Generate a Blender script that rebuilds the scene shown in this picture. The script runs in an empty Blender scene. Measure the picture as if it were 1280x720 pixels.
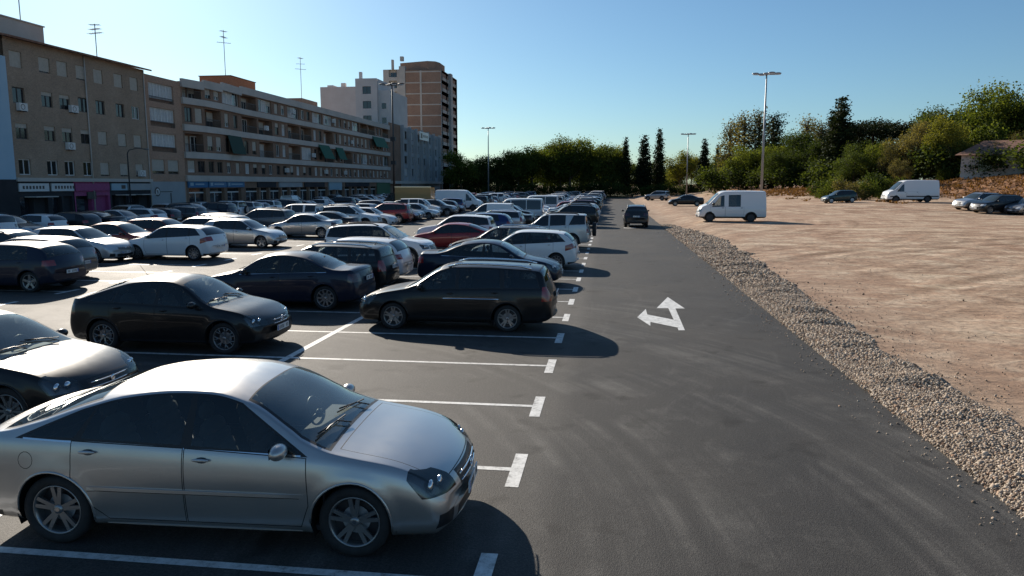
import bpy, bmesh, math, random
from mathutils import Vector, Matrix, noise
random.seed(7)
PI = math.pi
R = math.radians
scene = bpy.context.scene
COL = scene.collection

# ------------------------------------------------------------------ helpers
def clamp(v, a=0.0, b=1.0): return max(a, min(b, v))
def sstep(t):
    t = clamp(t); return t*t*(3-2*t)
def pchip(pts):
    xs = [p[0] for p in pts]; ys = [p[1] for p in pts]; n = len(xs)
    h = [xs[i+1]-xs[i] for i in range(n-1)]
    d = [(ys[i+1]-ys[i])/h[i] for i in range(n-1)]
    m = [d[0]]+[0]*(n-2)+[d[-1]]
    for i in range(1, n-1):
        if d[i-1]*d[i] > 0:
            w1 = 2*h[i]+h[i-1]; w2 = h[i]+2*h[i-1]
            m[i] = (w1+w2)/(w1/d[i-1]+w2/d[i])
    def f(x):
        if x <= xs[0]: return ys[0]
        if x >= xs[-1]: return ys[-1]
        i = 0
        while x > xs[i+1]: i += 1
        t = (x-xs[i])/h[i]; t2 = t*t; t3 = t2*t
        return (2*t3-3*t2+1)*ys[i]+(t3-2*t2+t)*h[i]*m[i]+(-2*t3+3*t2)*ys[i+1]+(t3-t2)*h[i]*m[i+1]
    return f

def link(o): COL.objects.link(o); return o
def mesh_obj(name, me, parent=None, loc=None):
    o = bpy.data.objects.new(name, me); link(o)
    if parent: o.parent = parent
    if loc: o.location = loc
    return o
def tag(o, label=None, cat=None, group=None, kind=None):
    if label: o['label'] = label
    if cat: o['category'] = cat
    if group: o['group'] = group
    if kind: o['kind'] = kind
    return o
def empty(name, loc=(0, 0, 0), rz=0):
    o = bpy.data.objects.new(name, None); link(o)
    o.location = loc; o.rotation_euler = (0, 0, rz); o.empty_display_size = .2
    return o
def copy_tree(o, parent=None):
    c = o.copy(); COL.objects.link(c); c.parent = parent
    for ch in list(o.children): copy_tree(ch, c)
    return c

class MB:
    """collects simple solids into one mesh"""
    def __init__(s): s.v = []; s.f = []; s.m = []; s.sm = []
    def add(s, vs, fs, mi=0, smooth=False):
        b = len(s.v); s.v += [tuple(v) for v in vs]
        for f in fs: s.f.append(tuple(b+i for i in f)); s.m.append(mi); s.sm.append(smooth)
    def box(s, x0, x1, y0, y1, z0, z1, mi=0):
        s.add([(x0,y0,z0),(x1,y0,z0),(x1,y1,z0),(x0,y1,z0),(x0,y0,z1),(x1,y0,z1),(x1,y1,z1),(x0,y1,z1)],
              [(0,3,2,1),(4,5,6,7),(0,1,5,4),(1,2,6,5),(2,3,7,6),(3,0,4,7)], mi)
    def prism(s, poly, z0, z1, mi=0):
        n = len(poly)
        s.add([(x,y,z0) for x,y in poly]+[(x,y,z1) for x,y in poly],
              [tuple(range(n-1,-1,-1)), tuple(range(n,2*n))]+[(i,(i+1)%n,n+(i+1)%n,n+i) for i in range(n)], mi)
    def tube(s, pts, rad, seg=8, mi=0, caps=True):
        P = [Vector(p) for p in pts]; rings = []
        rr = rad if isinstance(rad, (list, tuple)) else [rad]*len(P)
        for i, p in enumerate(P):
            d = (P[min(i+1, len(P)-1)]-P[max(i-1, 0)]).normalized()
            a = d.orthogonal().normalized() if i == 0 else (a - d*a.dot(d)).normalized()
            b = d.cross(a)
            rings.append([p+(a*math.cos(2*PI*k/seg)+b*math.sin(2*PI*k/seg))*rr[i] for k in range(seg)])
        vs = [v for r_ in rings for v in r_]; fs = []
        for i in range(len(P)-1):
            for k in range(seg):
                k2 = (k+1) % seg
                fs.append((i*seg+k, i*seg+k2, (i+1)*seg+k2, (i+1)*seg+k))
        s.add(vs, fs, mi, True)
        if caps:
            b = len(s.v)-len(vs)
            s.f.append(tuple(b+k for k in range(seg-1, -1, -1))); s.m.append(mi); s.sm.append(False)
            s.f.append(tuple(b+(len(P)-1)*seg+k for k in range(seg))); s.m.append(mi); s.sm.append(False)
    def lathe_y(s, prof, seg=32, mi=0, smooth=True):
        """prof: list of (y, r) spun round the y axis"""
        vs = []; fs = []
        for y, r_ in prof:
            for k in range(seg):
                a = 2*PI*k/seg; vs.append((r_*math.cos(a), y, r_*math.sin(a)))
        for i in range(len(prof)-1):
            for k in range(seg):
                k2 = (k+1) % seg
                fs.append((i*seg+k, (i+1)*seg+k, (i+1)*seg+k2, i*seg+k2))
        s.add(vs, fs, mi, smooth)
    def ball(s, c, r_, mi=0, seg=10, rings=7):
        rx, ry, rz = r_ if isinstance(r_, tuple) else (r_, r_, r_)
        vs = []; fs = []
        for i in range(rings+1):
            t = PI*i/rings
            for k in range(seg):
                a = 2*PI*k/seg
                vs.append((c[0]+rx*math.sin(t)*math.cos(a), c[1]+ry*math.sin(t)*math.sin(a), c[2]+rz*math.cos(t)))
        for i in range(rings):
            for k in range(seg):
                k2 = (k+1) % seg
                fs.append((i*seg+k, (i+1)*seg+k, (i+1)*seg+k2, i*seg+k2))
        s.add(vs, fs, mi, True)
    def mesh(s, name, mats):
        me = bpy.data.meshes.new(name)
        me.from_pydata(s.v, [], s.f)
        me.polygons.foreach_set('material_index', s.m)
        me.polygons.foreach_set('use_smooth', s.sm)
        for m in mats: me.materials.append(m)
        me.update(); return me
    def build(s, name, mats, parent=None, loc=None):
        if not isinstance(mats, (list, tuple)): mats = [mats]
        return mesh_obj(name, s.mesh(name, mats), parent, loc)

# ------------------------------------------------------------------ materials
def new_mat(name):
    m = bpy.data.materials.new(name); m.use_nodes = True
    nt = m.node_tree; b = nt.nodes['Principled BSDF']
    return m, nt, b
def N(nt, t, **kw):
    n = nt.nodes.new(t)
    for k, v in kw.items(): setattr(n, k, v)
    return n
def ramp(nt, stops, interp='LINEAR'):
    n = N(nt, 'ShaderNodeValToRGB'); n.color_ramp.interpolation = interp
    e = n.color_ramp.elements
    while len(e) < len(stops): e.new(0.5)
    for i, (p, c) in enumerate(stops):
        e[i].position = p; e[i].color = (*c, 1) if len(c) == 3 else c
    return n
def simple(name, rgb, rough=.6, metal=0., spec=.5, coat=0., noise_amt=0., nscale=5.):
    m, nt, b = new_mat(name)
    b.inputs['Base Color'].default_value = (*rgb, 1)
    b.inputs['Roughness'].default_value = rough
    b.inputs['Metallic'].default_value = metal
    b.inputs['Specular IOR Level'].default_value = spec
    b.inputs['Coat Weight'].default_value = coat
    b.inputs['Coat Roughness'].default_value = .04
    if noise_amt:
        tc = N(nt, 'ShaderNodeTexCoord'); no = N(nt, 'ShaderNodeTexNoise')
        no.inputs['Scale'].default_value = nscale; no.inputs['Detail'].default_value = 6
        nt.links.new(tc.outputs['Object'], no.inputs['Vector'])
        r_ = ramp(nt, [(.3, tuple(c*(1-noise_amt) for c in rgb)), (.7, tuple(min(1, c*(1+noise_amt)) for c in rgb))])
        nt.links.new(no.outputs['Fac'], r_.inputs['Fac']); nt.links.new(r_.outputs['Color'], b.inputs['Base Color'])
    return m
def paint(name, rgb, metal=.0, rough=.38, coat=.75):
    """car paint: base, flakes, clear coat, a film of dust low down; dark lining seen from inside"""
    m, nt, b = new_mat(name)
    tc = N(nt, 'ShaderNodeTexCoord'); no = N(nt, 'ShaderNodeTexNoise')
    no.inputs['Scale'].default_value = 2.2; no.inputs['Detail'].default_value = 8; no.inputs['Roughness'].default_value = .65
    nt.links.new(tc.outputs['Object'], no.inputs['Vector'])
    sp = N(nt, 'ShaderNodeSeparateXYZ'); nt.links.new(tc.outputs['Object'], sp.inputs[0])
    mr = N(nt, 'ShaderNodeMapRange'); nt.links.new(sp.outputs['Z'], mr.inputs['Value'])
    mr.inputs['From Min'].default_value = .75; mr.inputs['From Max'].default_value = .15
    mr.inputs['To Min'].default_value = .005; mr.inputs['To Max'].default_value = .11
    mu = N(nt, 'ShaderNodeMath', operation='MULTIPLY'); nt.links.new(mr.outputs[0], mu.inputs[0]); nt.links.new(no.outputs['Fac'], mu.inputs[1])
    mx = N(nt, 'ShaderNodeMix', data_type='RGBA'); mx.inputs['A'].default_value = (*rgb, 1); mx.inputs['B'].default_value = (.16, .14, .12, 1)
    nt.links.new(mu.outputs[0], mx.inputs['Factor'])
    ge = N(nt, 'ShaderNodeNewGeometry')
    m2 = N(nt, 'ShaderNodeMix', data_type='RGBA'); m2.inputs['B'].default_value = (.03, .03, .032, 1)
    nt.links.new(ge.outputs['Backfacing'], m2.inputs['Factor']); nt.links.new(mx.outputs['Result'], m2.inputs['A'])
    nt.links.new(m2.outputs['Result'], b.inputs['Base Color'])
    inv = N(nt, 'ShaderNodeMath', operation='SUBTRACT'); inv.inputs[0].default_value = 1; nt.links.new(ge.outputs['Backfacing'], inv.inputs[1])
    mm = N(nt, 'ShaderNodeMath', operation='MULTIPLY'); mm.inputs[1].default_value = metal; nt.links.new(inv.outputs[0], mm.inputs[0]); nt.links.new(mm.outputs[0], b.inputs['Metallic'])
    cc = N(nt, 'ShaderNodeMath', operation='MULTIPLY'); cc.inputs[1].default_value = coat; nt.links.new(inv.outputs[0], cc.inputs[0]); nt.links.new(cc.outputs[0], b.inputs['Coat Weight'])
    ro = N(nt, 'ShaderNodeMapRange'); ro.inputs['To Min'].default_value = rough-.06; ro.inputs['To Max'].default_value = rough+.12
    nt.links.new(no.outputs['Fac'], ro.inputs['Value']); nt.links.new(ro.outputs[0], b.inputs['Roughness'])
    b.inputs['Coat Roughness'].default_value = .025
    b.inputs['Specular IOR Level'].default_value = .3
    return m
def glass(name, tint, dirt=.04, ior=1.62):
    m = bpy.data.materials.new(name); m.use_nodes = True; nt = m.node_tree
    nt.nodes.remove(nt.nodes['Principled BSDF']); out = nt.nodes['Material Output']
    tr = N(nt, 'ShaderNodeBsdfTransparent'); tr.inputs[0].default_value = (*tint, 1)
    gl = N(nt, 'ShaderNodeBsdfGlossy'); gl.inputs['Roughness'].default_value = .03; gl.inputs['Color'].default_value = (.95, 1, 1, 1)
    fr = N(nt, 'ShaderNodeFresnel'); fr.inputs['IOR'].default_value = ior
    mi = N(nt, 'ShaderNodeMixShader'); nt.links.new(fr.outputs[0], mi.inputs[0]); nt.links.new(tr.outputs[0], mi.inputs[1]); nt.links.new(gl.outputs[0], mi.inputs[2])
    df = N(nt, 'ShaderNodeBsdfDiffuse'); df.inputs['Color'].default_value = (.42, .50, .50, 1)
    m2 = N(nt, 'ShaderNodeMixShader'); m2.inputs[0].default_value = dirt  # share of diffuse film; on windscreens it imitates reflected light
    nt.links.new(mi.outputs[0], m2.inputs[1]); nt.links.new(df.outputs[0], m2.inputs[2]); nt.links.new(m2.outputs[0], out.inputs['Surface'])
    return m

M = {}
M['seam'] = simple('panel_gap_black', (.006, .006, .006), .7)
M['trim'] = simple('black_plastic', (.016, .016, .017), .45)
M['rubber'] = simple('tyre_rubber', (.018, .018, .019), .8, noise_amt=.3, nscale=12)
M['alloy'] = simple('alloy_silver', (.30, .305, .31), .32, .8)
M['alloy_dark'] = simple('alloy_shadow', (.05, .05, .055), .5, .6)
M['steel_cover'] = simple('wheel_cover_grey', (.38, .39, .41), .4, .5)
M['chrome'] = simple('chrome', (.8, .81, .83), .1, 1.)
M['glass'] = glass('window_glass', (.50, .55, .55), .02)
M['glass_dark'] = glass('privacy_glass', (.10, .12, .13), .02)
M['glass_ws'] = glass('windscreen_glass', (.90, .97, .95), .13, 2.0)  # pale film set high to paint in sky reflection and lit cabin
M['glass_far'] = simple('window_glass_far', (.012, .016, .018), .05, 0, .8)
M['lens'] = glass('headlamp_lens', (.93, .95, .96), .03)
M['lens_far'] = simple('headlamp_far', (.55, .58, .6), .15, .3, .8)
M['lampbowl'] = simple('headlamp_bowl', (.75, .76, .78), .15, .9)
M['lampdark'] = simple('headlamp_housing', (.09, .09, .095), .25, .5)
M['tail'] = simple('tail_lamp_red', (.22, .008, .010), .15, 0, .7, .6)
M['taildark'] = simple('tail_lamp_smoked', (.06, .012, .014), .15, 0, .7, .6)
M['amber'] = simple('amber_lens', (.6, .2, .03), .2)
M['cloth'] = simple('seat_cloth_dark', (.035, .035, .04), .9)
M['clothlight'] = simple('seat_cloth_grey', (.13, .125, .12), .9, noise_amt=.08, nscale=6)
M['dash'] = simple('dashboard_grey', (.07, .068, .065), .7)
M['plate'] = simple('plate_white', (.72, .73, .72), .4)
M['plateblue'] = simple('plate_blue', (.02, .06, .35), .4)
M['ink'] = simple('plate_ink', (.02, .02, .02), .5)
SKY = .056
SUN = 5.0
EXPO = 0.62
# ------------------------------------------------------------------ wheels
def tyre_mb(r, w, seg=36):
    m = MB(); h = w/2; ri = r*.70
    m.lathe_y([(-h*.8, ri), (-h, r*.84), (-h*.93, r*.96), (-h*.7, r), (h*.7, r), (h*.93, r*.965), (h, r*.86), (h*.98, r*.78), (h*.80, ri)], seg)
    return m
def rim_mb(r, w, style, seg=36):
    """slots: 0 alloy, 1 dark, 2 chrome"""
    m = MB(); h = w/2; ri = r*.72
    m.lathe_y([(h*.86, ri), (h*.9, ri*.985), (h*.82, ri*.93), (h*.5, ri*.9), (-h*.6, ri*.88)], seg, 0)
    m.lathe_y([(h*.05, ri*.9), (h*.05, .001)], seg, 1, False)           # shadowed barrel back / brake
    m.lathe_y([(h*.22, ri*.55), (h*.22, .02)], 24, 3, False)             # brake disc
    def spoke(a, w0, w1, r0, r1, y0, y1):
        ca, sa = math.cos(a), math.sin(a)
        pts = []
        for rr, ww, yy in ((r0, w0, y0), (r1, w1, y1)):
            for s_, dy in ((-1, 0), (1, 0), (1, -.022), (-1, -.022)):
                wx = s_*ww*(1 if dy == 0 else 1.0)
                pts.append((rr*ca-wx*sa, yy+dy, rr*sa+wx*ca))
        m.add(pts, [(0,1,5,4),(1,2,6,5),(2,3,7,6),(3,0,4,7),(4,5,6,7),(3,2,1,0)], 0)
    if style == 'double5':
        for k in range(5):
            for s_ in (-1, 1):
                a = 2*PI*k/5+PI/2+s_*.17
                spoke(a, ri*.085, ri*.075, ri*.16, ri*.93, h*.70, h*.80)
    elif style == 'five':
        for k in range(5): spoke(2*PI*k/5+PI/2, ri*.14, ri*.17, ri*.12, ri*.93, h*.66, h*.82)
    elif style == 'ten':
        for k in range(10): spoke(2*PI*k/10, ri*.06, ri*.09, ri*.12, ri*.93, h*.66, h*.8)
    elif style == 'seven':
        for k in range(7): spoke(2*PI*k/7+.2, ri*.10, ri*.11, ri*.12, ri*.93, h*.7, h*.78)
    elif style == 'yspoke':
        for k in range(7):
            a = 2*PI*k/7
            spoke(a, ri*.07, ri*.06, ri*.12, ri*.55, h*.66, h*.76)
            for s_ in (-1, 1):
                a1 = a+s_*.2
                c0 = Vector((ri*.53*math.cos(a), h*.75, ri*.53*math.sin(a))); c1 = Vector((ri*.93*math.cos(a1), h*.8, ri*.93*math.sin(a1)))
                m.tube([c0, c1], ri*.05, 5, 0)
    else:                                                                # full wheel cover / van steel wheel
        m.lathe_y([(h*.84, ri*.97), (h*.88, ri*.8), (h*.78, ri*.45), (h*.86, ri*.3), (h*.86, .005)], seg, 0)
        for k in range(9):
            a = 2*PI*k/9
            m.ball((ri*.66*math.cos(a), h*.86, ri*.66*math.sin(a)), (ri*.07, .006, ri*.07), 1, 8, 4)
    m.lathe_y([(h*.62, ri*.2), (h*.8, ri*.17), (h*.84, ri*.1), (h*.84, .002)], 20, 0)
    m.lathe_y([(h*.846, ri*.075), (h*.85, .002)], 14, 2)
    return m

# ------------------------------------------------------------------ the body shell
def hull2(pts):
    pts = sorted(set((round(a, 5), round(b, 5)) for a, b in pts))
    def half(ps):
        o = []
        for p in ps:
            while len(o) > 1 and (o[-1][0]-o[-2][0])*(p[1]-o[-2][1])-(o[-1][1]-o[-2][1])*(p[0]-o[-2][0]) <= 1e-9: o.pop()
            o.append(p)
        return o
    a = half(pts); b = half(pts[::-1])
    return a[:-1]+b[:-1]
def poly_planes(poly, grow=0.):
    """planes of a convex (x,z) polygon; normals outward"""
    P = hull2(poly); out = []
    for i in range(len(P)):
        a, b = P[i], P[(i+1) % len(P)]
        dx, dz = b[0]-a[0], b[1]-a[1]; l = math.hypot(dx, dz)
        if l < 1e-4: continue
        n = Vector((dz/l, 0, -dx/l)); out.append((Vector((a[0], 0, a[1]))+n*grow, n))
    return out

class Shell:
    def __init__(s, S):
        s.S = S; L, W, H = S['L'], S['W'], S['H']
        s.L2, s.W2 = L/2, W/2
        s.top = pchip(S['top']); s.beltf = pchip(S['belt']); s.bot = pchip(S['bottom'])
        s.crown = pchip(S['crown']) if 'crown' in S else None
        s.tum = S.get('tumble', .46)
        s.build()
    def plan(s, u):
        """half-width factor"""
        d = s.L2-abs(u); r = s.S.get('corner', .16)
        k = 1.0
        if d < r: k = 1-.16*(1-math.sqrt(max(0, 1-((r-d)/r)**2)))
        t = clamp((abs(u)-s.L2*.55)/(s.L2*.45))
        taper = s.S.get('taper_f', .07) if u > 0 else s.S.get('taper_r', .06)
        return k*(1-taper*t*t)
    def belt(s, u): return min(s.beltf(u), s.top(u)-.025)
    def rail(s, u):
        b, t = s.belt(u), s.top(u)
        cr = s.crown(u) if s.crown else .055
        cr = min(cr, (t-b)*.45)
        return max(b+.008, t-cr)
    def section(s, u):
        wb = s.W2*s.plan(u); zb = s.bot(u); zt = s.top(u); be = s.belt(u); zr = s.rail(u)
        h = be-zb; bulge = s.S.get('bulge', 1.)
        P = [(0, zb, 0), (.45*wb, zb, 0), (.80*wb, zb, 0), (.90*wb, zb+.012, 1), (.94*wb, zb+.045, 1), (.962*wb, zb+.10*h+.03, 1)]
        for fz, fy in ((.30, .982), (.42, .991), (.52, .996), (.62, 1.0), (.70, .999), (.78, .994), (.86, .984), (.93, .970)):
            P.append((wb*(1-(1-fy)*bulge), zb+fz*h, 1))
        P.append((wb*(1-.040*bulge), zb+.972*h, 1))
        y0 = wb*(1-.052*bulge); P.append((y0, be, 1))
        gh = zr-be; yr = y0-s.tum*gh-.012
        for t in (.06, .25, .5, .75, .93):
            P.append((y0+(yr-y0)*t**1.1, be+gh*t, 2))
        P.append((yr-.004, zr, 2))
        cr = zt-zr
        for dy in (.015, .035, .07, .10):
            y = yr-.004-dy; P.append((y, zt-cr*(abs(y)/(yr))**(3.2 if gh > .15 else 2.4), 3))
        yl = yr-.104
        for f in (.82, .6, .38, .18, 0):
            y = yl*f; P.append((y, zt-cr*(y/yr)**(3.2 if gh > .15 else 2.4), 3))
        return P
    def stations(s):
        S = s.S; us = [-s.L2, s.L2]
        for d in (.006, .018, .036, .06, .09, .125): us += [-s.L2+d, s.L2-d]
        u = -s.L2+.125
        key = sorted(S['ws']+S['bl'])
        while u < s.L2-.125:
            sl = abs(s.top(u+.01)-s.top(u-.01))/.02
            st = min(.085, .055/max(.4, sl))
            for a in S['axles']:
                if abs(u-a) < S['r']+.14: st = min(st, .04)
            u += max(.012, st); us.append(u)
        us = [u for u in us if all(abs(u-k) > .012 for k in key)]+key
        us = sorted(set(round(u, 4) for u in us if -s.L2 <= u <= s.L2))
        out = [us[0]]
        for u in us[1:]:
            if u-out[-1] > .005: out.append(u)
        return out
    def warp(s, v):
        S = s.S; x, y, z = v
        r2 = (y/s.W2)**2
        ua = S['axles'][0]*.9
        if x > ua: x -= S.get('bow_f', .17)*r2*((x-ua)/(s.L2-ua))**2; 
        ub = S['axles'][1]*.9
        if x < ub: x += S.get('bow_r', .13)*r2*((x-ub)/(-s.L2-ub))**2
        if v[0] > s.L2-.3:                                               # raked nose: foremost at bumper height
            k = (v[0]-(s.L2-.3))/.3; x -= k*k*S.get('rake_f', .22)*(z-.42)**2*3
        if v[0] < -s.L2+.3:
            k = (-s.L2+.3-v[0])/.3; x += k*k*S.get('rake_r', .12)*(z-.5)**2*3
        return Vector((x, y, z))
    def build(s):
        S = s.S; us = s.stations(); secs = [s.section(u) for u in us]; n = len(secs[0])
        bm = bmesh.new()
        zone = bm.faces.layers.int.new('zone'); part = bm.faces.layers.int.new('part'); row = bm.faces.layers.int.new('row'); uu = bm.faces.layers.float.new('uu')
        L3 = [bm.verts.layers.float.new(k) for k in ('nx', 'ny', 'nz')]
        A = S['axles']; RA = S['r']+S.get('gap', .055)
        grid = {}
        for i, u in enumerate(us):
            for j, (y, z, zn) in enumerate(secs[i]):
                if j > 2 and j < 17:
                    for a in A:
                        d = math.hypot(u-a, z-S['r'])
                        y += .016*math.exp(-((d-RA)/.06)**2)
                grid[i, j, 1] = bm.verts.new((u, y, z))
                grid[i, j, -1] = grid[i, j, 1] if y < 1e-6 else bm.verts.new((u, -y, z))
        for i in range(len(us)-1):
            for j in range(n-1):
                for sd in (1, -1):
                    q = [grid[i, j, sd], grid[i+1, j, sd], grid[i+1, j+1, sd], grid[i, j+1, sd]]
                    if sd < 0: q = q[::-1]
                    q2 = []
                    for v in q:
                        if v not in q2: q2.append(v)
                    f = bm.faces.new(q2[::-1] if sd > 0 and False else q2)
                    f[zone] = secs[i][j+1][2]; f[row] = j; f[uu] = (us[i]+us[i+1])/2
        for i, z_ in ((0, 5), (len(us)-1, 4)):
            for j in range(n-1):
                a, b, c, d = grid[i, j, 1], grid[i, j, -1], grid[i, j+1, -1], grid[i, j+1, 1]
                q = []
                for v in ([a, b, c, d] if z_ == 4 else [d, c, b, a]):
                    if v not in q: q.append(v)
                if len(q) > 2:
                    f = bm.faces.new(q); f[zone] = z_; f[row] = j; f[uu] = us[i]
        # normals from the warped surface
        co = {v: v.co.copy() for v in bm.verts}
        for v in bm.verts: v.co = s.warp(v.co)
        bmesh.ops.recalc_face_normals(bm, faces=bm.faces[:]); bm.normal_update()
        for v in bm.verts:
            for k in range(3): v[L3[k]] = v.normal[k]
        for v in bm.verts: v.co = co[v]
        s.bm, s.zone, s.part, s.row, s.uu, s.L3 = bm, zone, part, row, uu, L3
        s.names = ['body']; s.nrow = n
    def pid(s, name, mats):
        s.names.append((name, mats)); return len(s.names)-1
    def region(s, planes, zones, part=None, mat=None, box=None, sides=(1, -1), keep=False):
        """cut along the planes, mark the faces inside; planes (co, outward normal) for +y, mirrored for -y"""
        bm = s.bm; res = []
        for sd in sides:
            pl = [(Vector((c.x, c.y*sd, c.z)), Vector((n.x, n.y*sd, n.z))) for c, n in planes]
            def near(f):
                if f[s.zone] not in zones: return False
                for c, n in pl:
                    if all((v.co-c).dot(n) > 1e-5 for v in f.verts): return False
                return True
            cand = {f for f in bm.faces if near(f)}
            for c, n in pl:
                fs = [f for f in cand if min((v.co-c).dot(n) for v in f.verts) < -1e-5 and max((v.co-c).dot(n) for v in f.verts) > 1e-5]
                if not fs: continue
                g = set(fs)
                for f in fs: g.update(f.edges); g.update(f.verts)
                r_ = bmesh.ops.bisect_plane(bm, geom=list(g), dist=1e-5, plane_co=c, plane_no=n)
                cand = {f for f in cand if f.is_valid} | {f for f in r_['geom'] if isinstance(f, bmesh.types.BMFace)}
            ins = [f for f in cand if f[s.zone] in zones and all((f.calc_center_median()-c).dot(n) < 0 for c, n in pl)]
            if zones != {4} and zones != {5}: ins = [f for f in ins if f.calc_center_median().y*sd > -1e-4 or len(sides) == 1]
            p = part
            if isinstance(part, tuple): p = part[0] if sd > 0 else part[1]
            for f in ins:
                if p is not None: f[s.part] = p
                if mat is not None: f.material_index = mat
            res += ins
        return res
    def finish(s, inner=None):
        """-> list of (name, mesh)"""
        bm = s.bm
        for v in bm.verts: v.co = s.warp(v.co)
        groups = {}
        for f in bm.faces: groups.setdefault(f[s.part], []).append(f)
        out = []
        for p, fs in sorted(groups.items()):
            if p == 0: name, mats = 'body', s.bodymats
            else: name, mats = s.names[p]
            idx = {}; vs = []; ns = []; F = []; mi = []
            for f in fs:
                q = []
                for v in f.verts:
                    if v not in idx:
                        idx[v] = len(vs); vs.append(v.co[:]); nn = Vector((v[s.L3[0]], v[s.L3[1]], v[s.L3[2]]))
                        ns.append(nn.normalized()[:] if nn.length > 1e-4 else f.normal[:])
                    q.append(idx[v])
                F.append(q); mi.append(f.material_index if p == 0 else 0)
            out.append((name, vs, F, mi, ns, mats))
        bm.free()
        return out
def shell_mesh(name, vs, F, mi, ns, mats):
    me = bpy.data.meshes.new(name); me.from_pydata(vs, [], F)
    me.polygons.foreach_set('material_index', mi); me.polygons.foreach_set('use_smooth', [True]*len(F))
    for m in mats: me.materials.append(m)
    me.update()
    me.normals_split_custom_set_from_vertices(ns)
    return me

def P3(*a): return Vector(a)
def lt(ax, v):   # keep side: coordinate < v
    n = {'x': P3(1,0,0), 'y': P3(0,1,0), 'z': P3(0,0,1)}[ax]; return (n*v, n)
def gt(ax, v):
    n = {'x': P3(-1,0,0), 'y': P3(0,-1,0), 'z': P3(0,0,-1)}[ax]; return (-n*v, n)
def slant_xz(x, z, ang, sgn=1):
    """half-space with a slanted edge in side view through (x,z); ang from the x axis; keeps what lies below for sgn=1"""
    n = Vector((-math.sin(ang), 0, math.cos(ang)))*sgn; return (P3(x, 0, z), n)

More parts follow.
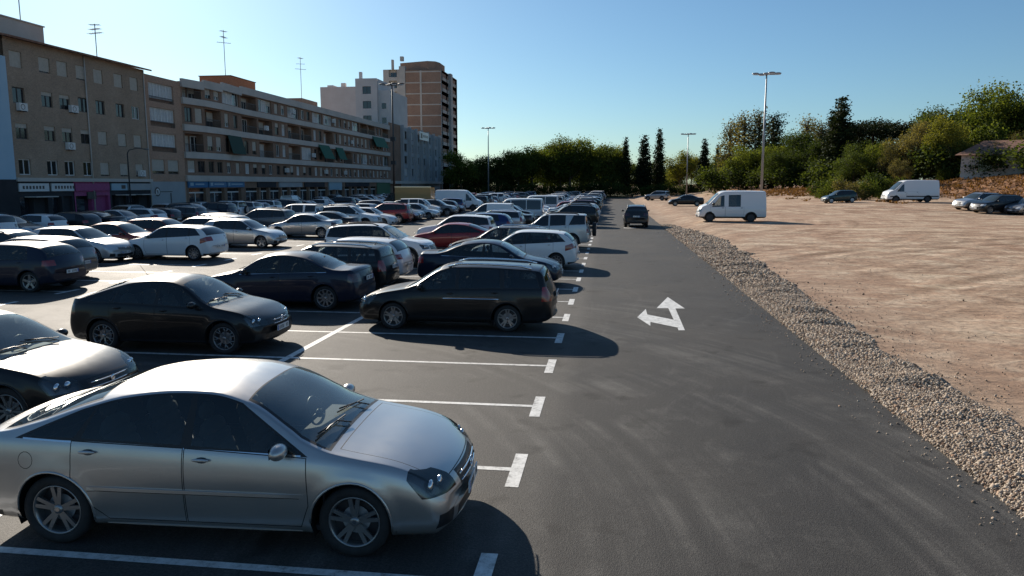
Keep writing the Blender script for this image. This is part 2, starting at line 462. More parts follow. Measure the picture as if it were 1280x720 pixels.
PAINT = simple('paint_placeholder', (.5, .5, .5))
def car_template(S):
    """-> list of parts: dict(name, mesh, loc, rz, parent) ; parent is an index or None. slot 0 of painted parts is PAINT"""
    sh = Shell(S); L2, W2, r = sh.L2, sh.W2, S['r']; A = S['axles']
    sh.bodymats = [PAINT, M['seam'], M['trim'], M['chrome']]
    n = sh.nrow; near = S.get('lod', 0) == 0
    SD, GL, TP, FC, RC = 1, 2, 3, 4, 5
    # --- side glass
    allp = []; paneP = []
    for (xrb, xrt, xft, xfb) in S['panes']:
        pts = []
        zb = lambda x: sh.belt(x)+.022
        pts += [(xrb, zb(xrb)), (xfb, zb(xfb))]
        for k in range(9):
            x = xrt+(xft-xrt)*k/8
            pts.append((x, max(zb(x)+.01, sh.rail(x)-S.get('pane_top', .03))))
        paneP.append(pts); allp += pts
    if S['panes']:
        if S.get('dlo_split'):
            for pp in paneP: sh.region(poly_planes(pp, .016), {GL}, 0, 2)
        else: sh.region(poly_planes(allp, .018), {GL}, 0, 2)
        for k, pp in enumerate(paneP):
            gm = M['glass_dark'] if (S.get('privacy') and k < len(paneP)-1) else M['glass']
            sh.region(poly_planes(pp), {GL}, (sh.pid('window', [gm]), sh.pid('window', [gm])))
    if S.get('chrome_belt'):
        x0 = S['panes'][0][0]; x1 = S['panes'][-1][3]
        a = (x0, sh.belt(x0)+.002); b = (x1, sh.belt(x1)+.002); 
        sh.region(poly_planes([a, b, (a[0], a[1]+.014), (b[0], b[1]+.014)]), {GL, SD}, 0, 3)
    # --- windscreen and rear window: grid rows
    pr_ = n-10+2 if False else None
    wrow = 0
    for f in sh.bm.faces:
        pass
    tops = sorted(set(f[sh.row] for f in sh.bm.faces if f[sh.zone] == TP))
    r_in = tops[2]
    r_glass = tops[3]
    wsid = sh.pid('windscreen', [M['glass_ws']]); blid = sh.pid('rear_window', [M['glass_dark'] if S.get('privacy') else M['glass']])
    (w0, w1), (b0, b1) = S['ws'], S['bl']
    for f in sh.bm.faces:
        if f[sh.zone] == TP:
            u = f[sh.uu]
            if w0 < u < w1 and f[sh.row] >= r_in:
                e = .03 if near else .02
                if f[sh.row] >= r_glass and w0+.03 < u < w1-.03: f[sh.part] = wsid
                else: f.material_index = 2
            if b0 < u < b1 and f[sh.row] >= r_in:
                if f[sh.row] >= r_glass and b0+.02 < u < b1-.02: f[sh.part] = blid
                else: f.material_index = 2
    # --- rear glass on a flat tail (vans)
    for (y0, y1, z0, z1) in S.get('rear_panes', []):
        sh.region([gt('y', y0-.015), lt('y', y1+.015), gt('z', z0-.015), lt('z', z1+.015)], {RC}, 0, 2)
        sh.region([gt('y', y0), lt('y', y1), gt('z', z0), lt('z', z1)], {RC}, (sh.pid('window', [M['glass_dark']]), sh.pid('window', [M['glass_dark']])))
    # --- lower cladding
    if S.get('cladding'):
        sh.region([lt('z', S['cladding'])], {SD, FC, RC}, 0, 2)
        for a in A:
            c = [(a+(r+.13)*math.cos(t), r+(r+.13)*math.sin(t)) for t in [PI*k/12 for k in range(13)]]+[(a-r-.13, .1), (a+r+.13, .1)]
            sh.region(poly_planes(c), {SD}, 0, 2)
    if S.get('rub_strip'):
        z0, z1, xa, xb = S['rub_strip']; sh.region([gt('z', z0), lt('z', z1), gt('x', xa), lt('x', xb)], {SD}, 0, 2)
    # --- doors with black gaps round them
    hpos = []
    for (pts, hx) in S['doors']:
        pp = [(x, sh.belt(x)-.002 if z is None else z) for x, z in pts]
        zs = {SD}
        sh.region(poly_planes(pp, .004 if near else .008), zs, 0, 1)
        ids = (sh.pid('door', [PAINT, M['trim']]), sh.pid('door', [PAINT, M['trim']]))
        sh.region(poly_planes(pp, -.004 if near else -.006), zs, ids)
        hpos.append((ids, hx))
    # --- bonnet
    hx0, hx1, hy = S['bonnet']
    e = .004 if near else .007
    sh.region([gt('x', hx0-e), lt('x', hx1+e), lt('y', hy+e)], {TP}, 0, 1)
    bid = sh.pid('bonnet', [PAINT])
    ins = sh.region([gt('x', hx0+e), lt('x', hx1-e), lt('y', hy-e)], {TP}, bid)
    # --- tailgate / boot seam
    if S.get('boot'):
        x0, x1, by = S['boot']
        sh.region([gt('x', x0), lt('x', x1), gt('y', by), lt('y', by+.009)], {TP}, 0, 1)
        sh.region([gt('x', x0-.006), lt('x', x0+.003), lt('y', by+.009)], {TP}, 0, 1)
    if S.get('tailseam'):
        z0, yy = S['tailseam']
        sh.region([lt('x', -L2+.12), gt('z', z0), lt('z', z0+.012), lt('y', yy)], {TP, RC, SD}, 0, 1, sides=(1, -1))
    # --- lamps
    hl = S['headlamp']     # x_rear, y_inner, z_low, z_high, slope
    zz = {SD, GL, TP, FC}
    lens = M['lens'] if near else M['lens_far']
    ids = (sh.pid('headlight', [lens]), sh.pid('headlight', [lens]))
    pl = [gt('x', hl[0]), gt('y', hl[1]), slant_xz(L2-.1, hl[2], hl[4], -1), slant_xz(L2-.1, hl[3], hl[4]+hl[5], 1)]
    pl.append((P3(hl[0], 0, hl[3]+.02), P3(-1, 0, -S.get('lamp_cut', 1.1)).normalized()))
    pl.append((P3(L2-.1, hl[1], 0), P3(-.55, -1, 0).normalized() if not S.get('square_lamp') else P3(0, -1, 0)))
    hf = sh.region(pl, zz, ids)
    lampfaces = [[v.co.copy() for v in f.verts] for f in hf] if near else []
    tl = S['tail']         # x_front, y_inner, z_low, z_high
    tm = M['taildark'] if S.get('smoked') else M['tail']
    ids = (sh.pid('tail_light', [tm]), sh.pid('tail_light', [tm]))
    sh.region([lt('x', tl[0]), gt('y', tl[1]), slant_xz(-L2, tl[2], tl[4] if len(tl) > 4 else 0, -1), slant_xz(-L2, tl[3], tl[4] if len(tl) > 4 else 0, 1)], {SD, GL, TP, RC}, ids)
    # --- grille, lower intake
    gy, gz0, gz1 = S['grille']
    gid = sh.pid('grille', [M['trim']])
    sh.region([gt('x', L2-.16), lt('y', gy), gt('z', gz0), lt('z', gz1)], {SD, GL, TP, FC}, gid)
    for (y0, y1, z0, z1) in S.get('intakes', [(0, .42, .24, .34)]):
        sh.region([gt('x', L2-.3), gt('y', y0-.0001), lt('y', y1), gt('z', z0), lt('z', z1)], {SD, FC}, 0, 2)
    if S.get('rear_lower'):
        sh.region([lt('x', -L2+.35), lt('z', S['rear_lower'])], {SD, RC}, 0, 2)
    # --- fuel flap seam
    if near and S.get('flap'):
        fx, fz, fr = S['flap']
        c1 = [(fx+fr*math.cos(2*PI*k/14), fz+fr*math.sin(2*PI*k/14)) for k in range(14)]
        sh.region(poly_planes(c1, .004), {SD}, 0, 1, sides=(-1,)); sh.region(poly_planes(c1, -.002), {SD}, 0, 0, sides=(-1,))
    if near and S.get('side_line'):
        z0, xa, xb = S['side_line']
        for zl in (z0, z0+.035):
            for f in sh.bm.faces: f.tag = False
    # --- wheel arches
    RA = r+S.get('gap', .055)
    for a in A:
        c = [(a+RA*math.cos(2*PI*k/24), r+RA*math.sin(2*PI*k/24)) for k in range(24)]
        ins = sh.region(poly_planes(c)+[gt('y', W2*.5)], {0, SD}, None, None)
        bmesh.ops.delete(sh.bm, geom=list(set(ins)), context='FACES')
    bel = sh.belt; topf = sh.top; rail = sh.rail; warp = sh.warp
    parts = []
    pidx = {}
    for (name, vs, F, mi, ns, mats) in sh.finish():
        parts.append(dict(name=name, data=('shell', vs, F, mi, ns, mats), loc=(0, 0, 0), rz=0, parent=None))
        if name == 'door':
            c = sum((Vector(v) for v in vs), Vector())/len(vs); parts[-1]['c'] = c
            parts[-1]['ext'] = (min(v[0] for v in vs), max(v[0] for v in vs))
    def add(name, mb, mats, loc=(0, 0, 0), rz=0, parent=None, lodmax=9):
        parts.append(dict(name=name, data=('mb', mb, mats), loc=loc, rz=rz, parent=parent, lodmax=lodmax)); return len(parts)-1
    def side_y(x, z):
        """body half width at (x,z) - rough"""
        sec = sh.section(x) if False else None
        return None
    # arch liners + underbody (dark)
    for a in A:
        for sd in (1, -1):
            mb = MB(); y0, y1 = sd*W2*.5, sd*W2*.955
            seg = 16
            for k in range(-2, seg+2):
                t0, t1 = PI*k/seg, PI*(k+1)/seg
                p = [(a+RA*math.cos(t), y, r+RA*math.sin(t)) for t, y in ((t0, y0), (t1, y0), (t1, y1), (t0, y1))]
                mb.add(p, [(0, 1, 2, 3)])
            ring = [(a+RA*math.cos(PI*k/seg), y0, r+RA*math.sin(PI*k/seg)) for k in range(-2, seg+3)]
            mb.add(ring, [tuple(range(len(ring)))])
            add('wheel_arch', mb, [M['seam']])
    # wheels
    ws = S.get('wheel', 'five'); tw = S.get('tw', .215)
    for a in A:
        for sd in (1, -1):
            hub = MB(); hub.lathe_y([(-tw*.3, r*.3), (-tw*.05, r*.3), (-tw*.05, .01)], 16)
            rot = 0 if sd > 0 else PI
            w = add('wheel', hub, [M['alloy_dark']], (a, sd*(W2-tw/2-.035), r), rot)
            add('tyre', tyre_mb(r, tw, 40 if near else 20), [M['rubber']], parent=w)
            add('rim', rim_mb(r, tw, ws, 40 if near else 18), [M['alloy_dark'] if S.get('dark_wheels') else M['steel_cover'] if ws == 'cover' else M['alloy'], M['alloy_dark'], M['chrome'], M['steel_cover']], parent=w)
    # door handles
    for i, p in enumerate(list(parts)):
        if p['name'] == 'door' and not S.get('no_handles'):
            x0, x1 = p['ext']; sd = 1 if p['c'].y > 0 else -1
            hx = x0+.16; zb = bel(hx)-.085
            sec = sh.section(hx); yy = max(y for y, z, q in sec if abs(z-zb) < .09)-.004
            mb = MB()
            mb.ball((0, sd*.012, 0), (.085, .014, .017), 0, 12, 6); mb.ball((-.0, -sd*.004, -.004), (.055, .01, .028), 1, 10, 6)
            add('handle', mb, [PAINT if not S.get('black_handles') else M['trim'], M['trim']], (hx, sd*yy, zb), parent=i)
    # mirrors
    mx, mz = S['mirror']
    for sd in (1, -1):
        mb = MB(); ys = W2*.93
        ms = S.get('mirror_s', 1.)
        mb.ball((0, 0, 0), (.075*ms, .115*ms, .07*ms), 0, 14, 10)
        mb.add([(-.048*ms, -.085*ms, -.045*ms), (-.048*ms, .085*ms, -.045*ms), (-.048*ms, .085*ms, .045*ms), (-.048*ms, -.085*ms, .045*ms)], [(0, 3, 2, 1)], 2)
        mb.tube([(.0, -sd*.08, -.035), (.01, -sd*.17, -.055)], .022, 6, 1)
        for q in range(len(mb.v)):
            v = mb.v[q]
            if v[0] < -.045*ms: mb.v[q] = (-.045*ms if abs(v[0]+.048*ms) > 1e-6 else v[0], v[1], v[2])
        add('mirror', mb, [PAINT if not S.get('black_mirrors') else M['trim'], M['trim'], M['glass_far']], (mx, sd*(ys+.13), mz))
    # number plates
    pz, rz_ = S.get('plate_z', (.38, .75))
    for nm, x, z, sgn in (('number_plate', L2+.006, pz, 1), ('number_plate', -L2-.006+S.get('rplate_in', 0), rz_, -1)):
        mb = MB(); xx = 0
        mb.box(-.006, .006, -.26, .26, -.055, .055, 0)
        mb.box(.006 if sgn > 0 else -.0075, .0075 if sgn > 0 else -.006, -.255 if sgn < 0 and False else -.255, -.215, -.05, .05, 1)
        rnd = random.Random(3)
        for k in range(7):
            if k == 4: continue
            yk = -.17+k*.058+(.02 if k > 4 else 0)
            xa, xb = (.006, .0078) if sgn > 0 else (-.0078, -.006)
            mb.box(xa, xb, yk-.016, yk-.006, -.035, .035, 2); mb.box(xa, xb, yk+.008, yk+.018, -.035, .035, 2)
            zc = rnd.choice([-.03, 0, .028]); mb.box(xa, xb, yk-.006, yk+.008, zc-.005, zc+.006, 2)
        add(nm, mb, [M['plate'], M['plateblue'], M['ink']], (x, 0, z))
    # interior
    if not S.get('no_interior'):
        zf = .45 if S['H'] < 2 else .8
        x0, x1 = S['cabin']
        mb = MB(); mb.box(x0, x1, -W2*.86, W2*.86, zf-.25, zf-.2); mb.box(x1-.02, x1, -W2*.84, W2*.84, zf-.2, bel(x1)-.02)
        mb.box(x0-.02, x0, -W2*.84, W2*.84, zf-.2, bel(x0)-.03)
        add('cabin_floor', mb, [M['cloth']])
        mb = MB(); dz = bel(w1-.25)
        mb.prism([(w1-.50, -W2*.80), (w1-.08, -W2*.78), (w1-.08, W2*.78), (w1-.50, W2*.80)], dz-.28, dz-.005)
        add('dashboard', mb, [M['dash']])
        sx = S['seats']
        for k, x in enumerate(sx):
            for sd in (1, -1):
                mb = MB(); y = sd*W2*.42; zs = zf+.0; sc = .25
                mb.ball((x+.18, y, zs+.02), (.28, sc, .10), 0, 12, 8)
                for q in range(5):
                    mb.ball((x-.08-.035*q, y, zs+.12+.10*q), (.085, sc*(1 if q < 4 else .85), .12), 0, 10, 6)
                mb.ball((x-.27, y, zs+.70), (.05, .13, .085), 0, 10, 6)
                mb.tube([(x-.25, y-.05, zs+.55), (x-.27, y-.05, zs+.68)], .008, 5, 1); mb.tube([(x-.25, y+.05, zs+.55), (x-.27, y+.05, zs+.68)], .008, 5, 1)
                add('seat', mb, [M['clothlight'] if S.get('light_seats') else M['cloth'], M['chrome']])
        mb = MB(); c = Vector((sx[0]+.52, W2*.42, dz+.0)); ring = []
        for k in range(21):
            t = 2*PI*k/20; ring.append(c+Vector((-.07*math.sin(t), .18*math.cos(t), .165*math.sin(t))))
        mb.tube(ring, .014, 6, 0, False); mb.ball(c+Vector((.01, 0, -.01)), (.03, .07, .06), 0, 8, 6)
        mb.tube([c+Vector((0, -.17, 0)), c+Vector((0, .17, 0))], .015, 5); mb.tube([c, c+Vector((.25, 0, -.1))], .03, 6)
        add('steering_wheel', mb, [M['trim']])
    # wipers
    if near:
        for y0, y1 in ((-.62, -.02), (-.02, .55)):
            mb = MB()
            def wp(y, d):
                x = w1-.02-d; return (x+.012, y, topf(x)+.022 - (topf(x)-rail(x))*(abs(y)/ (W2*.8))**3.2)
            mb.tube([wp(y0+.45, .0), wp(y0+.35, .10), wp(y0, .16)], .008, 5)
            mb.tube([wp(y0+.55, .085), wp(y0+.2, .115), wp(y0-.1, .15)], .007, 4)
            add('wiper', mb, [M['trim']])
        # lamp internals: housing and bowls just behind the lens
        for sd in (1, -1):
            mb = MB()
            for poly in lampfaces:
                c = sum(poly, Vector())/len(poly)
                if c.y*sd < 0: continue
                q = [warp(v)-Vector((.05, sd*.03, .01)) for v in poly]
                mb.add(q, [tuple(range(len(q)))], 0)
            for yy, xx in ((hl[1]+.13, L2-.19), (hl[1]+.25, L2-.23)):
                zc = (hl[2]+hl[3])/2+.01
                rr = (hl[3]-hl[2])*.42
                pr2 = warp(Vector((xx+.06, sd*yy, zc)))
                mb.ball((pr2.x, pr2.y, pr2.z), (.03, rr, rr), 1, 12, 8)
            add('lamp_reflector', mb, [M['lampdark'], M['lampbowl']])
    # grille bars
    mb = MB()
    for k in range(S.get('bars', 3)):
        z = gz0+(gz1-gz0)*(k+.5)/S.get('bars', 3)
        for q in range(8):
            pass
        pts = []
        for q in range(9):
            y = -gy*.96+2*gy*.96*q/8; d = Vector((L2-.004, y, z)); w_ = warp(d)
            pts.append((w_.x+.004-(S.get('bar_in', 0)), w_.y, w_.z))
        mb.tube(pts, .008, 5, 0)
    add('grille_bar', mb, [M['chrome'] if S.get('chrome_grille', True) else M['trim']])
    if S.get('rails'):
        x0, x1 = S['rails']
        for sd in (1, -1):
            mb = MB(); pts = []
            for q in range(9):
                x = x0+(x1-x0)*q/8; yr = W2*.94-sh.tum*(rail(x)-bel(x))-.06
                pts.append((x, sd*yr, rail(x)+.045+(.03 if 0 < q < 8 else -.01)))
            mb.tube(pts, .024, 6, 0)
            add('roof_rail', mb, [M['chrome'] if S.get('bright_rails', 1) else M['trim']])
    if S.get('antenna'):
        mb = MB(); x, ln = S['antenna']; z = topf(x)
        mb.ball((x, 0, z), (.03, .018, .018), 0, 8, 5); mb.tube([(x, 0, z), (x-ln*.6, 0, z+ln*.8)], [.005, .003], 5)
        add('antenna', mb, [M['trim']])
    if S.get('spare'):
        x, y, z, rs = S['spare']
        mb = tyre_mb(rs, .2, 32)
        mb.lathe_y([(.104, rs*.8), (.11, rs*.5), (.11, .01)], 24, 1)
        mb.v = [(-vy, vx, vz) for vx, vy, vz in mb.v]
        add('spare_wheel', mb, [M['rubber'], M['steel_cover']], (x, y, z))
    def flank(x, z):
        sec = sh.section(x); best = None
        for (ya, za, q), (yb, zb, q2) in zip(sec[2:16], sec[3:17]):
            if za <= z <= zb and zb > za: best = ya+(yb-ya)*(z-za)/(zb-za)
        if best is None: best = sec[5][0]
        for a in A:
            best += .016*math.exp(-((math.hypot(x-a, z-r)-RA)/.06)**2)
        return best
    for (nm, z0, z1, xa, xb, th, *mt) in S.get('strips', []):
        for sd in (1, -1):
            mb = MB(); nn = 24; prof = []
            for k in range(nn+1):
                x = xa+(xb-xa)*k/nn; t = th*min(1, 6*min(k, nn-k)/nn+.15)
                ya, yb = flank(x, z0), flank(x, z1)
                w_ = warp(Vector((x, 0, .5))).x
                prof.append([(x, sd*(ya-.01), z0), (x, sd*(ya+t), z0+.004), (x, sd*(yb+t*.8), z1-.006), (x, sd*(yb-.01), z1)])
            vs = [v for p in prof for v in p]; fs = []
            for k in range(nn):
                for q in range(3):
                    f = (k*4+q, k*4+q+1, (k+1)*4+q+1, (k+1)*4+q); fs.append(f[::-1] if sd < 0 else f)
            mb.add(vs, fs, 0, False)
            add(nm, mb, [M[mt[0]] if mt else PAINT])
    for a in A:                                                          # rolled lips round the wheel arches
        for sd in (1, -1):
            mb = MB(); pts = []
            for k in range(-1, 19):
                t = PI*k/18; x, z = a+RA*math.cos(t), r+RA*math.sin(t)
                w_ = warp(Vector((x, sd*(flank(x, z)-.002), z))); pts.append(w_)
            mb.tube(pts, .011, 6); add('arch_lip', mb, [M['trim'] if S.get('cladding') else PAINT])
    for nm, fn in S.get('extras', []):
        mb, mats = fn(sh); add(nm, mb, mats)
    return parts
def merge_template(parts, far):
    """collapse a template into one mesh plus wheels (mid) or one mesh (far) for cars seen small"""
    return parts

TEMPL = {}
def realise(parts, skip=()):
    """make mesh datablocks once"""
    for p in parts:
        d = p['data']
        if d[0] == 'shell': me = shell_mesh(p['name'], *d[1:])
        else: me = d[1].mesh(p['name'], d[2])
        p['mesh'] = me
        p['paint'] = any(m == PAINT for m in me.materials)
    return parts
def collapse(parts, keep):
    """group every part not in keep into the body mesh"""
    mats = []; V = []; F = []; MI = []; NS = []; SM = []
    out = []; old2new = {}
    def world(i):
        m = Matrix.Identity(4)
        while i is not None:
            p = parts[i]; m = Matrix.Translation(p['loc']) @ Matrix.Rotation(p['rz'], 4, 'Z') @ m; i = p['parent']
        return m
    def chain_kept(i):
        while i is not None:
            if parts[i]['name'] in keep: return i
            i = parts[i]['parent']
        return None
    hosts = {None: dict(V=[], F=[], MI=[], M=[], SM=[])}
    for i, p in enumerate(parts):
        if p['name'] in SKIP_SMALL: continue
        k = chain_kept(i)
        if k is None: tgt = hosts[None]; mw = world(i)
        else:
            if k not in hosts: hosts[k] = dict(V=[], F=[], MI=[], M=[], SM=[])
            tgt = hosts[k]; mw = world(k).inverted() @ world(i)
        me = p['mesh']; b = len(tgt['V'])
        tgt['V'] += [(mw @ v.co)[:] for v in me.vertices]
        idx = []
        for m in me.materials:
            m2 = FARMAT.get(m.name, m)
            if m2 not in tgt['M']: tgt['M'].append(m2)
            idx.append(tgt['M'].index(m2))
        for f in me.polygons:
            tgt['F'].append(tuple(b+v for v in f.vertices)); tgt['MI'].append(idx[f.material_index]); tgt['SM'].append(f.use_smooth)
    for k, t in hosts.items():
        nm = 'body' if k is None else parts[k]['name']
        if PAINT in t['M'] and t['M'][0] != PAINT:
            j = t['M'].index(PAINT); t['M'][0], t['M'][j] = t['M'][j], t['M'][0]
            t['MI'] = [j if q == 0 else 0 if q == j else q for q in t['MI']]
        me = bpy.data.meshes.new(nm); me.from_pydata(t['V'], [], t['F'])
        me.polygons.foreach_set('material_index', t['MI']); me.polygons.foreach_set('use_smooth', t['SM'])
        for m in t['M']: me.materials.append(m)
        me.update()
        out.append(dict(name=nm, mesh=me, loc=(0, 0, 0) if k is None else parts[k]['loc'], rz=0 if k is None else parts[k]['rz'], parent=None, paint=PAINT in t['M']))
    return out
SKIP_SMALL = {'lamp_reflector', 'wiper', 'steering_wheel', 'dashboard', 'cabin_floor', 'seat', 'handle_'}
FARMAT = {}
def get_template(key, lod):
    if (key, lod) in TEMPL: return TEMPL[key, lod]
    if lod == 0:
        S = dict(SPECS[key]); S['lod'] = 0
        parts = realise(car_template(S))
    else:
        base = get_template(key, 0)
        for a, b in (('window_glass', 'glass_far'), ('privacy_glass', 'glass_far'), ('windscreen_glass', 'glass_ws_far'), ('headlamp_lens', 'lens_far')): FARMAT[a] = M[b]
        parts = collapse(base, {'wheel', 'window', 'windscreen', 'rear_window', 'headlight', 'tail_light', 'door'} if lod == 1 else set())
    TEMPL[key, lod] = parts
    return parts
def place_car(name, key, pmat, loc, heading, label, cat, group=None, lod=0, skip=()):
    parts = get_template(key, lod)
    if len(parts) == 1:
        root = bpy.data.objects.new(name, parts[0]['mesh']); COL.objects.link(root)
        root.location = loc; root.rotation_euler = (0, 0, heading); tag(root, label, cat, group)
        root.material_slots[0].link = 'OBJECT'; root.material_slots[0].material = pmat
        return root
    root = empty(name, loc, heading); tag(root, label, cat, group)
    objs = []
    for p in parts:
        if p['name'] in skip: objs.append(None); continue
        o = bpy.data.objects.new(p['name'], p['mesh']); COL.objects.link(o)
        o.location = p['loc']; o.rotation_euler = (0, 0, p['rz'])
        o.parent = root if p['parent'] is None else objs[p['parent']]
        if p['paint']:
            for k, sl in enumerate(p['mesh'].materials):
                if sl == PAINT: o.material_slots[k].link = 'OBJECT'; o.material_slots[k].material = pmat
        objs.append(o)
    return root
M['glass_ws_far'] = simple('windscreen_far', (.03, .042, .042), .06, 0, .9)
# ------------------------------------------------------------------ car kinds
def scaled(S, L=None, H=None, W=None, **kw):
    S = {k: (list(v) if isinstance(v, list) else v) for k, v in S.items()}
    fx = (L/S['L']) if L else 1; fz = (H/S['H']) if H else 1; fy = (W/S['W']) if W else 1
    def z(v): return v*fz if v > .34 else v
    S['top'] = [(x*fx, z(zz)) for x, zz in S['top']]; S['belt'] = [(x*fx, z(zz)) for x, zz in S['belt']]
    S['bottom'] = [(x*fx, zz) for x, zz in S['bottom']]
    if 'crown' in S: S['crown'] = [(x*fx, c) for x, c in S['crown']]
    S['ws'] = tuple(x*fx for x in S['ws']); S['bl'] = tuple(x*fx for x in S['bl'])
    S['panes'] = [tuple(x*fx for x in p) for p in S['panes']]
    S['axles'] = tuple(x*fx for x in S['axles'])
    S['doors'] = [([(x*fx, zz) for x, zz in p], h*fx) for p, h in S['doors']]
    S['bonnet'] = (S['bonnet'][0]*fx, S['bonnet'][1]*fx, S['bonnet'][2]*fy)
    hl = S['headlamp']; S['headlamp'] = (hl[0]*fx, hl[1]*fy, z(hl[2]), z(hl[3]), hl[4], hl[5])
    tl = S['tail']; S['tail'] = (tl[0]*fx, tl[1]*fy, z(tl[2]), z(tl[3]))+tuple(tl[4:])
    g = S['grille']; S['grille'] = (g[0]*fy, z(g[1]), z(g[2]))
    S['mirror'] = (S['mirror'][0]*fx, z(S['mirror'][1]))
    S['cabin'] = tuple(x*fx for x in S['cabin']); S['seats'] = [x*fx for x in S['seats']]
    if 'rails' in S: S['rails'] = tuple(x*fx for x in S['rails'])
    if 'boot' in S and S['boot']: S['boot'] = (S['boot'][0]*fx, S['boot'][1]*fx, S['boot'][2]*fy)
    if L: S['L'] = L
    if H: S['H'] = H
    if W: S['W'] = W
    S.update(kw); return S
SPECS = {}
def badge_ring(x, z, bolt=True, sgn=1):
    def fn(sh):
        mb = MB(); ring = []
        for k in range(25):
            t = 2*PI*k/24; ring.append((x, .055*math.cos(t), z+.055*math.sin(t)))
        mb.tube(ring, .006, 6, 0, False)
        if bolt:
            P = [(-.062, -.004), (.01, .016), (-.012, .002), (.062, .004), (-.01, -.016), (.012, -.002)]
            P = [(-.066, -.006), (-.012, -.006), (-.006, .010), (.066, .006), (.012, .006), (.006, -.010)]
            mb.add([(x-.004, a, z+b) for a, b in P]+[(x+.006, a, z+b) for a, b in P], [tuple(range(5, -1, -1)), tuple(range(6, 12))]+[(i, (i+1) % 6, 6+(i+1) % 6, 6+i) for i in range(6)], 0)
        return mb, [M['chrome']]
    return fn
def badge_chevrons(x, z, s=1.):
    def fn(sh):
        mb = MB()
        for dz in (-.022*s, .022*s):
            mb.tube([(x, -.05*s, z+dz-.022*s), (x, 0, z+dz+.018*s), (x, .05*s, z+dz-.022*s)], .009*s, 4)
        return mb, [M['chrome']]
    return fn
def badge_dot(x, z, rr=.045):
    def fn(sh):
        mb = MB(); mb.ball((x, 0, z), (.012, rr, rr), 0, 14, 6); return mb, [M['chrome']]
    return fn

# silver liftback in the foreground
SPECS['liftback'] = dict(L=4.62, W=1.80, H=1.46, r=.322, axles=(1.39, -1.37), tw=.225, wheel='double5', gap=.06,
    top=[(-2.31, .60), (-2.285, .84), (-2.23, .98), (-2.12, 1.035), (-1.9, 1.075), (-1.6, 1.175), (-1.1, 1.355), (-.75, 1.43), (-.3, 1.462), (.05, 1.452), (.40, 1.385), (.80, 1.185), (1.18, .975), (1.35, .935), (1.75, .865), (2.05, .765), (2.2, .69), (2.28, .625), (2.31, .54)],
    belt=[(-2.31, .58), (-2.2, .90), (-1.9, .975), (-1.3, .985), (0, .945), (1.0, .895), (1.7, .80), (2.05, .705), (2.31, .50)],
    bottom=[(-2.31, .33), (-2.2, .24), (-1.9, .20), (0, .185), (1.8, .19), (2.2, .20), (2.31, .26)],
    crown=[(-2.3, .03), (-1.9, .05), (-1.2, .10), (-.6, .075), (0, .06), (.4, .075), (1.0, .10), (1.25, .04), (2.3, .03)],
    ws=(.38, 1.18), bl=(-1.93, -.98), tumble=.46,
    panes=[(-1.66, -1.12, -1.0, -1.16), (-1.09, -.98, -.12, -.16), (-.06, -.07, .34, .93)], chrome_belt=True,
    doors=[([(-.12, .27), (.92, .27), (1.0, .48), (.98, None), (-.12, None)], -.12), ([(-1.0, .40), (-.86, .27), (-.135, .27), (-.135, None), (-1.17, None), (-1.17, .66)], -1.17)],
    bonnet=(1.24, 2.235, .70), boot=(-2.2, -1.95, .60), headlamp=(1.92, .50, .56, .70, .0, -.30), tail=(-2.06, .50, .74, .95),
    grille=(.40, .52, .655), bars=2, intakes=[(0, .50, .26, .37), (.60, .80, .27, .40)], mirror=(.78, .985), cabin=(-1.5, 1.1), seats=[.12, -.85], flap=(-1.62, .80, .075),
    plate_z=(.43, .80), rplate_in=.01, rear_lower=.30, light_seats=1, strips=[('side_moulding', .545, .585, -1.03, .96, .018), ('moulding_gap', .532, .546, -1.03, .96, .003, 'seam'), ('sill_skirt', .195, .222, -.90, .92, .014)], extras=[('badge', badge_ring(2.30, .60))])  # black strip under the side moulding paints in its shade
# dark liftback of the second row (five-door with a short high tail)
SPECS['fastback'] = scaled(SPECS['liftback'], L=4.16, H=1.43, W=1.75, wheel='yspoke', r=.31, antenna=(-.75, .3), chrome_belt=False,
    extras=[('badge', badge_chevrons(2.075, .60, 1.2))], smoked=1, flap=None, grille=(.34, .50, .64))
SPECS['fastback']['strips'] = []
SPECS['fastback']['top'] = [(-2.08, 0.585), (-2.061, 0.839), (-2.024, 0.994), (-1.949, 1.058), (-1.808, 1.068), (-1.499, 1.17), (-1.031, 1.336), (-0.656, 1.414), (-0.234, 1.433), (0.094, 1.419), (0.375, 1.345), (0.731, 1.141), (1.068, 0.941), (1.218, 0.907), (1.593, 0.834), (1.827, 0.741), (1.986, 0.663), (2.052, 0.595), (2.085, 0.517)]
# four-door notchback saloon
SPECS['saloon'] = scaled(SPECS['liftback'], L=4.62, H=1.46, W=1.78, wheel='ten', antenna=(-1.05, .04),
    top=[(-2.31, .60), (-2.285, .88), (-2.22, 1.04), (-2.1, 1.085), (-1.75, 1.095), (-1.62, 1.105), (-1.3, 1.215), (-.95, 1.355), (-.65, 1.43), (-.2, 1.462), (.1, 1.45), (.42, 1.385), (.85, 1.165), (1.2, .965), (1.35, .93), (1.75, .86), (2.05, .765), (2.2, .69), (2.28, .625), (2.31, .54)],
    bl=(-1.62, -.82), panes=[(-1.42, -1.02, -.9, -1.12), (-1.05, -.92, -.12, -.16), (-.06, -.07, .36, .96)], boot=(-2.24, -1.64, .62), smoked=1, light_seats=0, flap=None,
    extras=[('badge', badge_dot(2.30, .60))])
SPECS['saloon']['strips'] = []
SPECS['saloon_low'] = scaled(SPECS['saloon'], L=4.75, H=1.44, W=1.83, wheel='five', antenna=None, grille=(.36, .40, .66), smoked=0, bars=5)
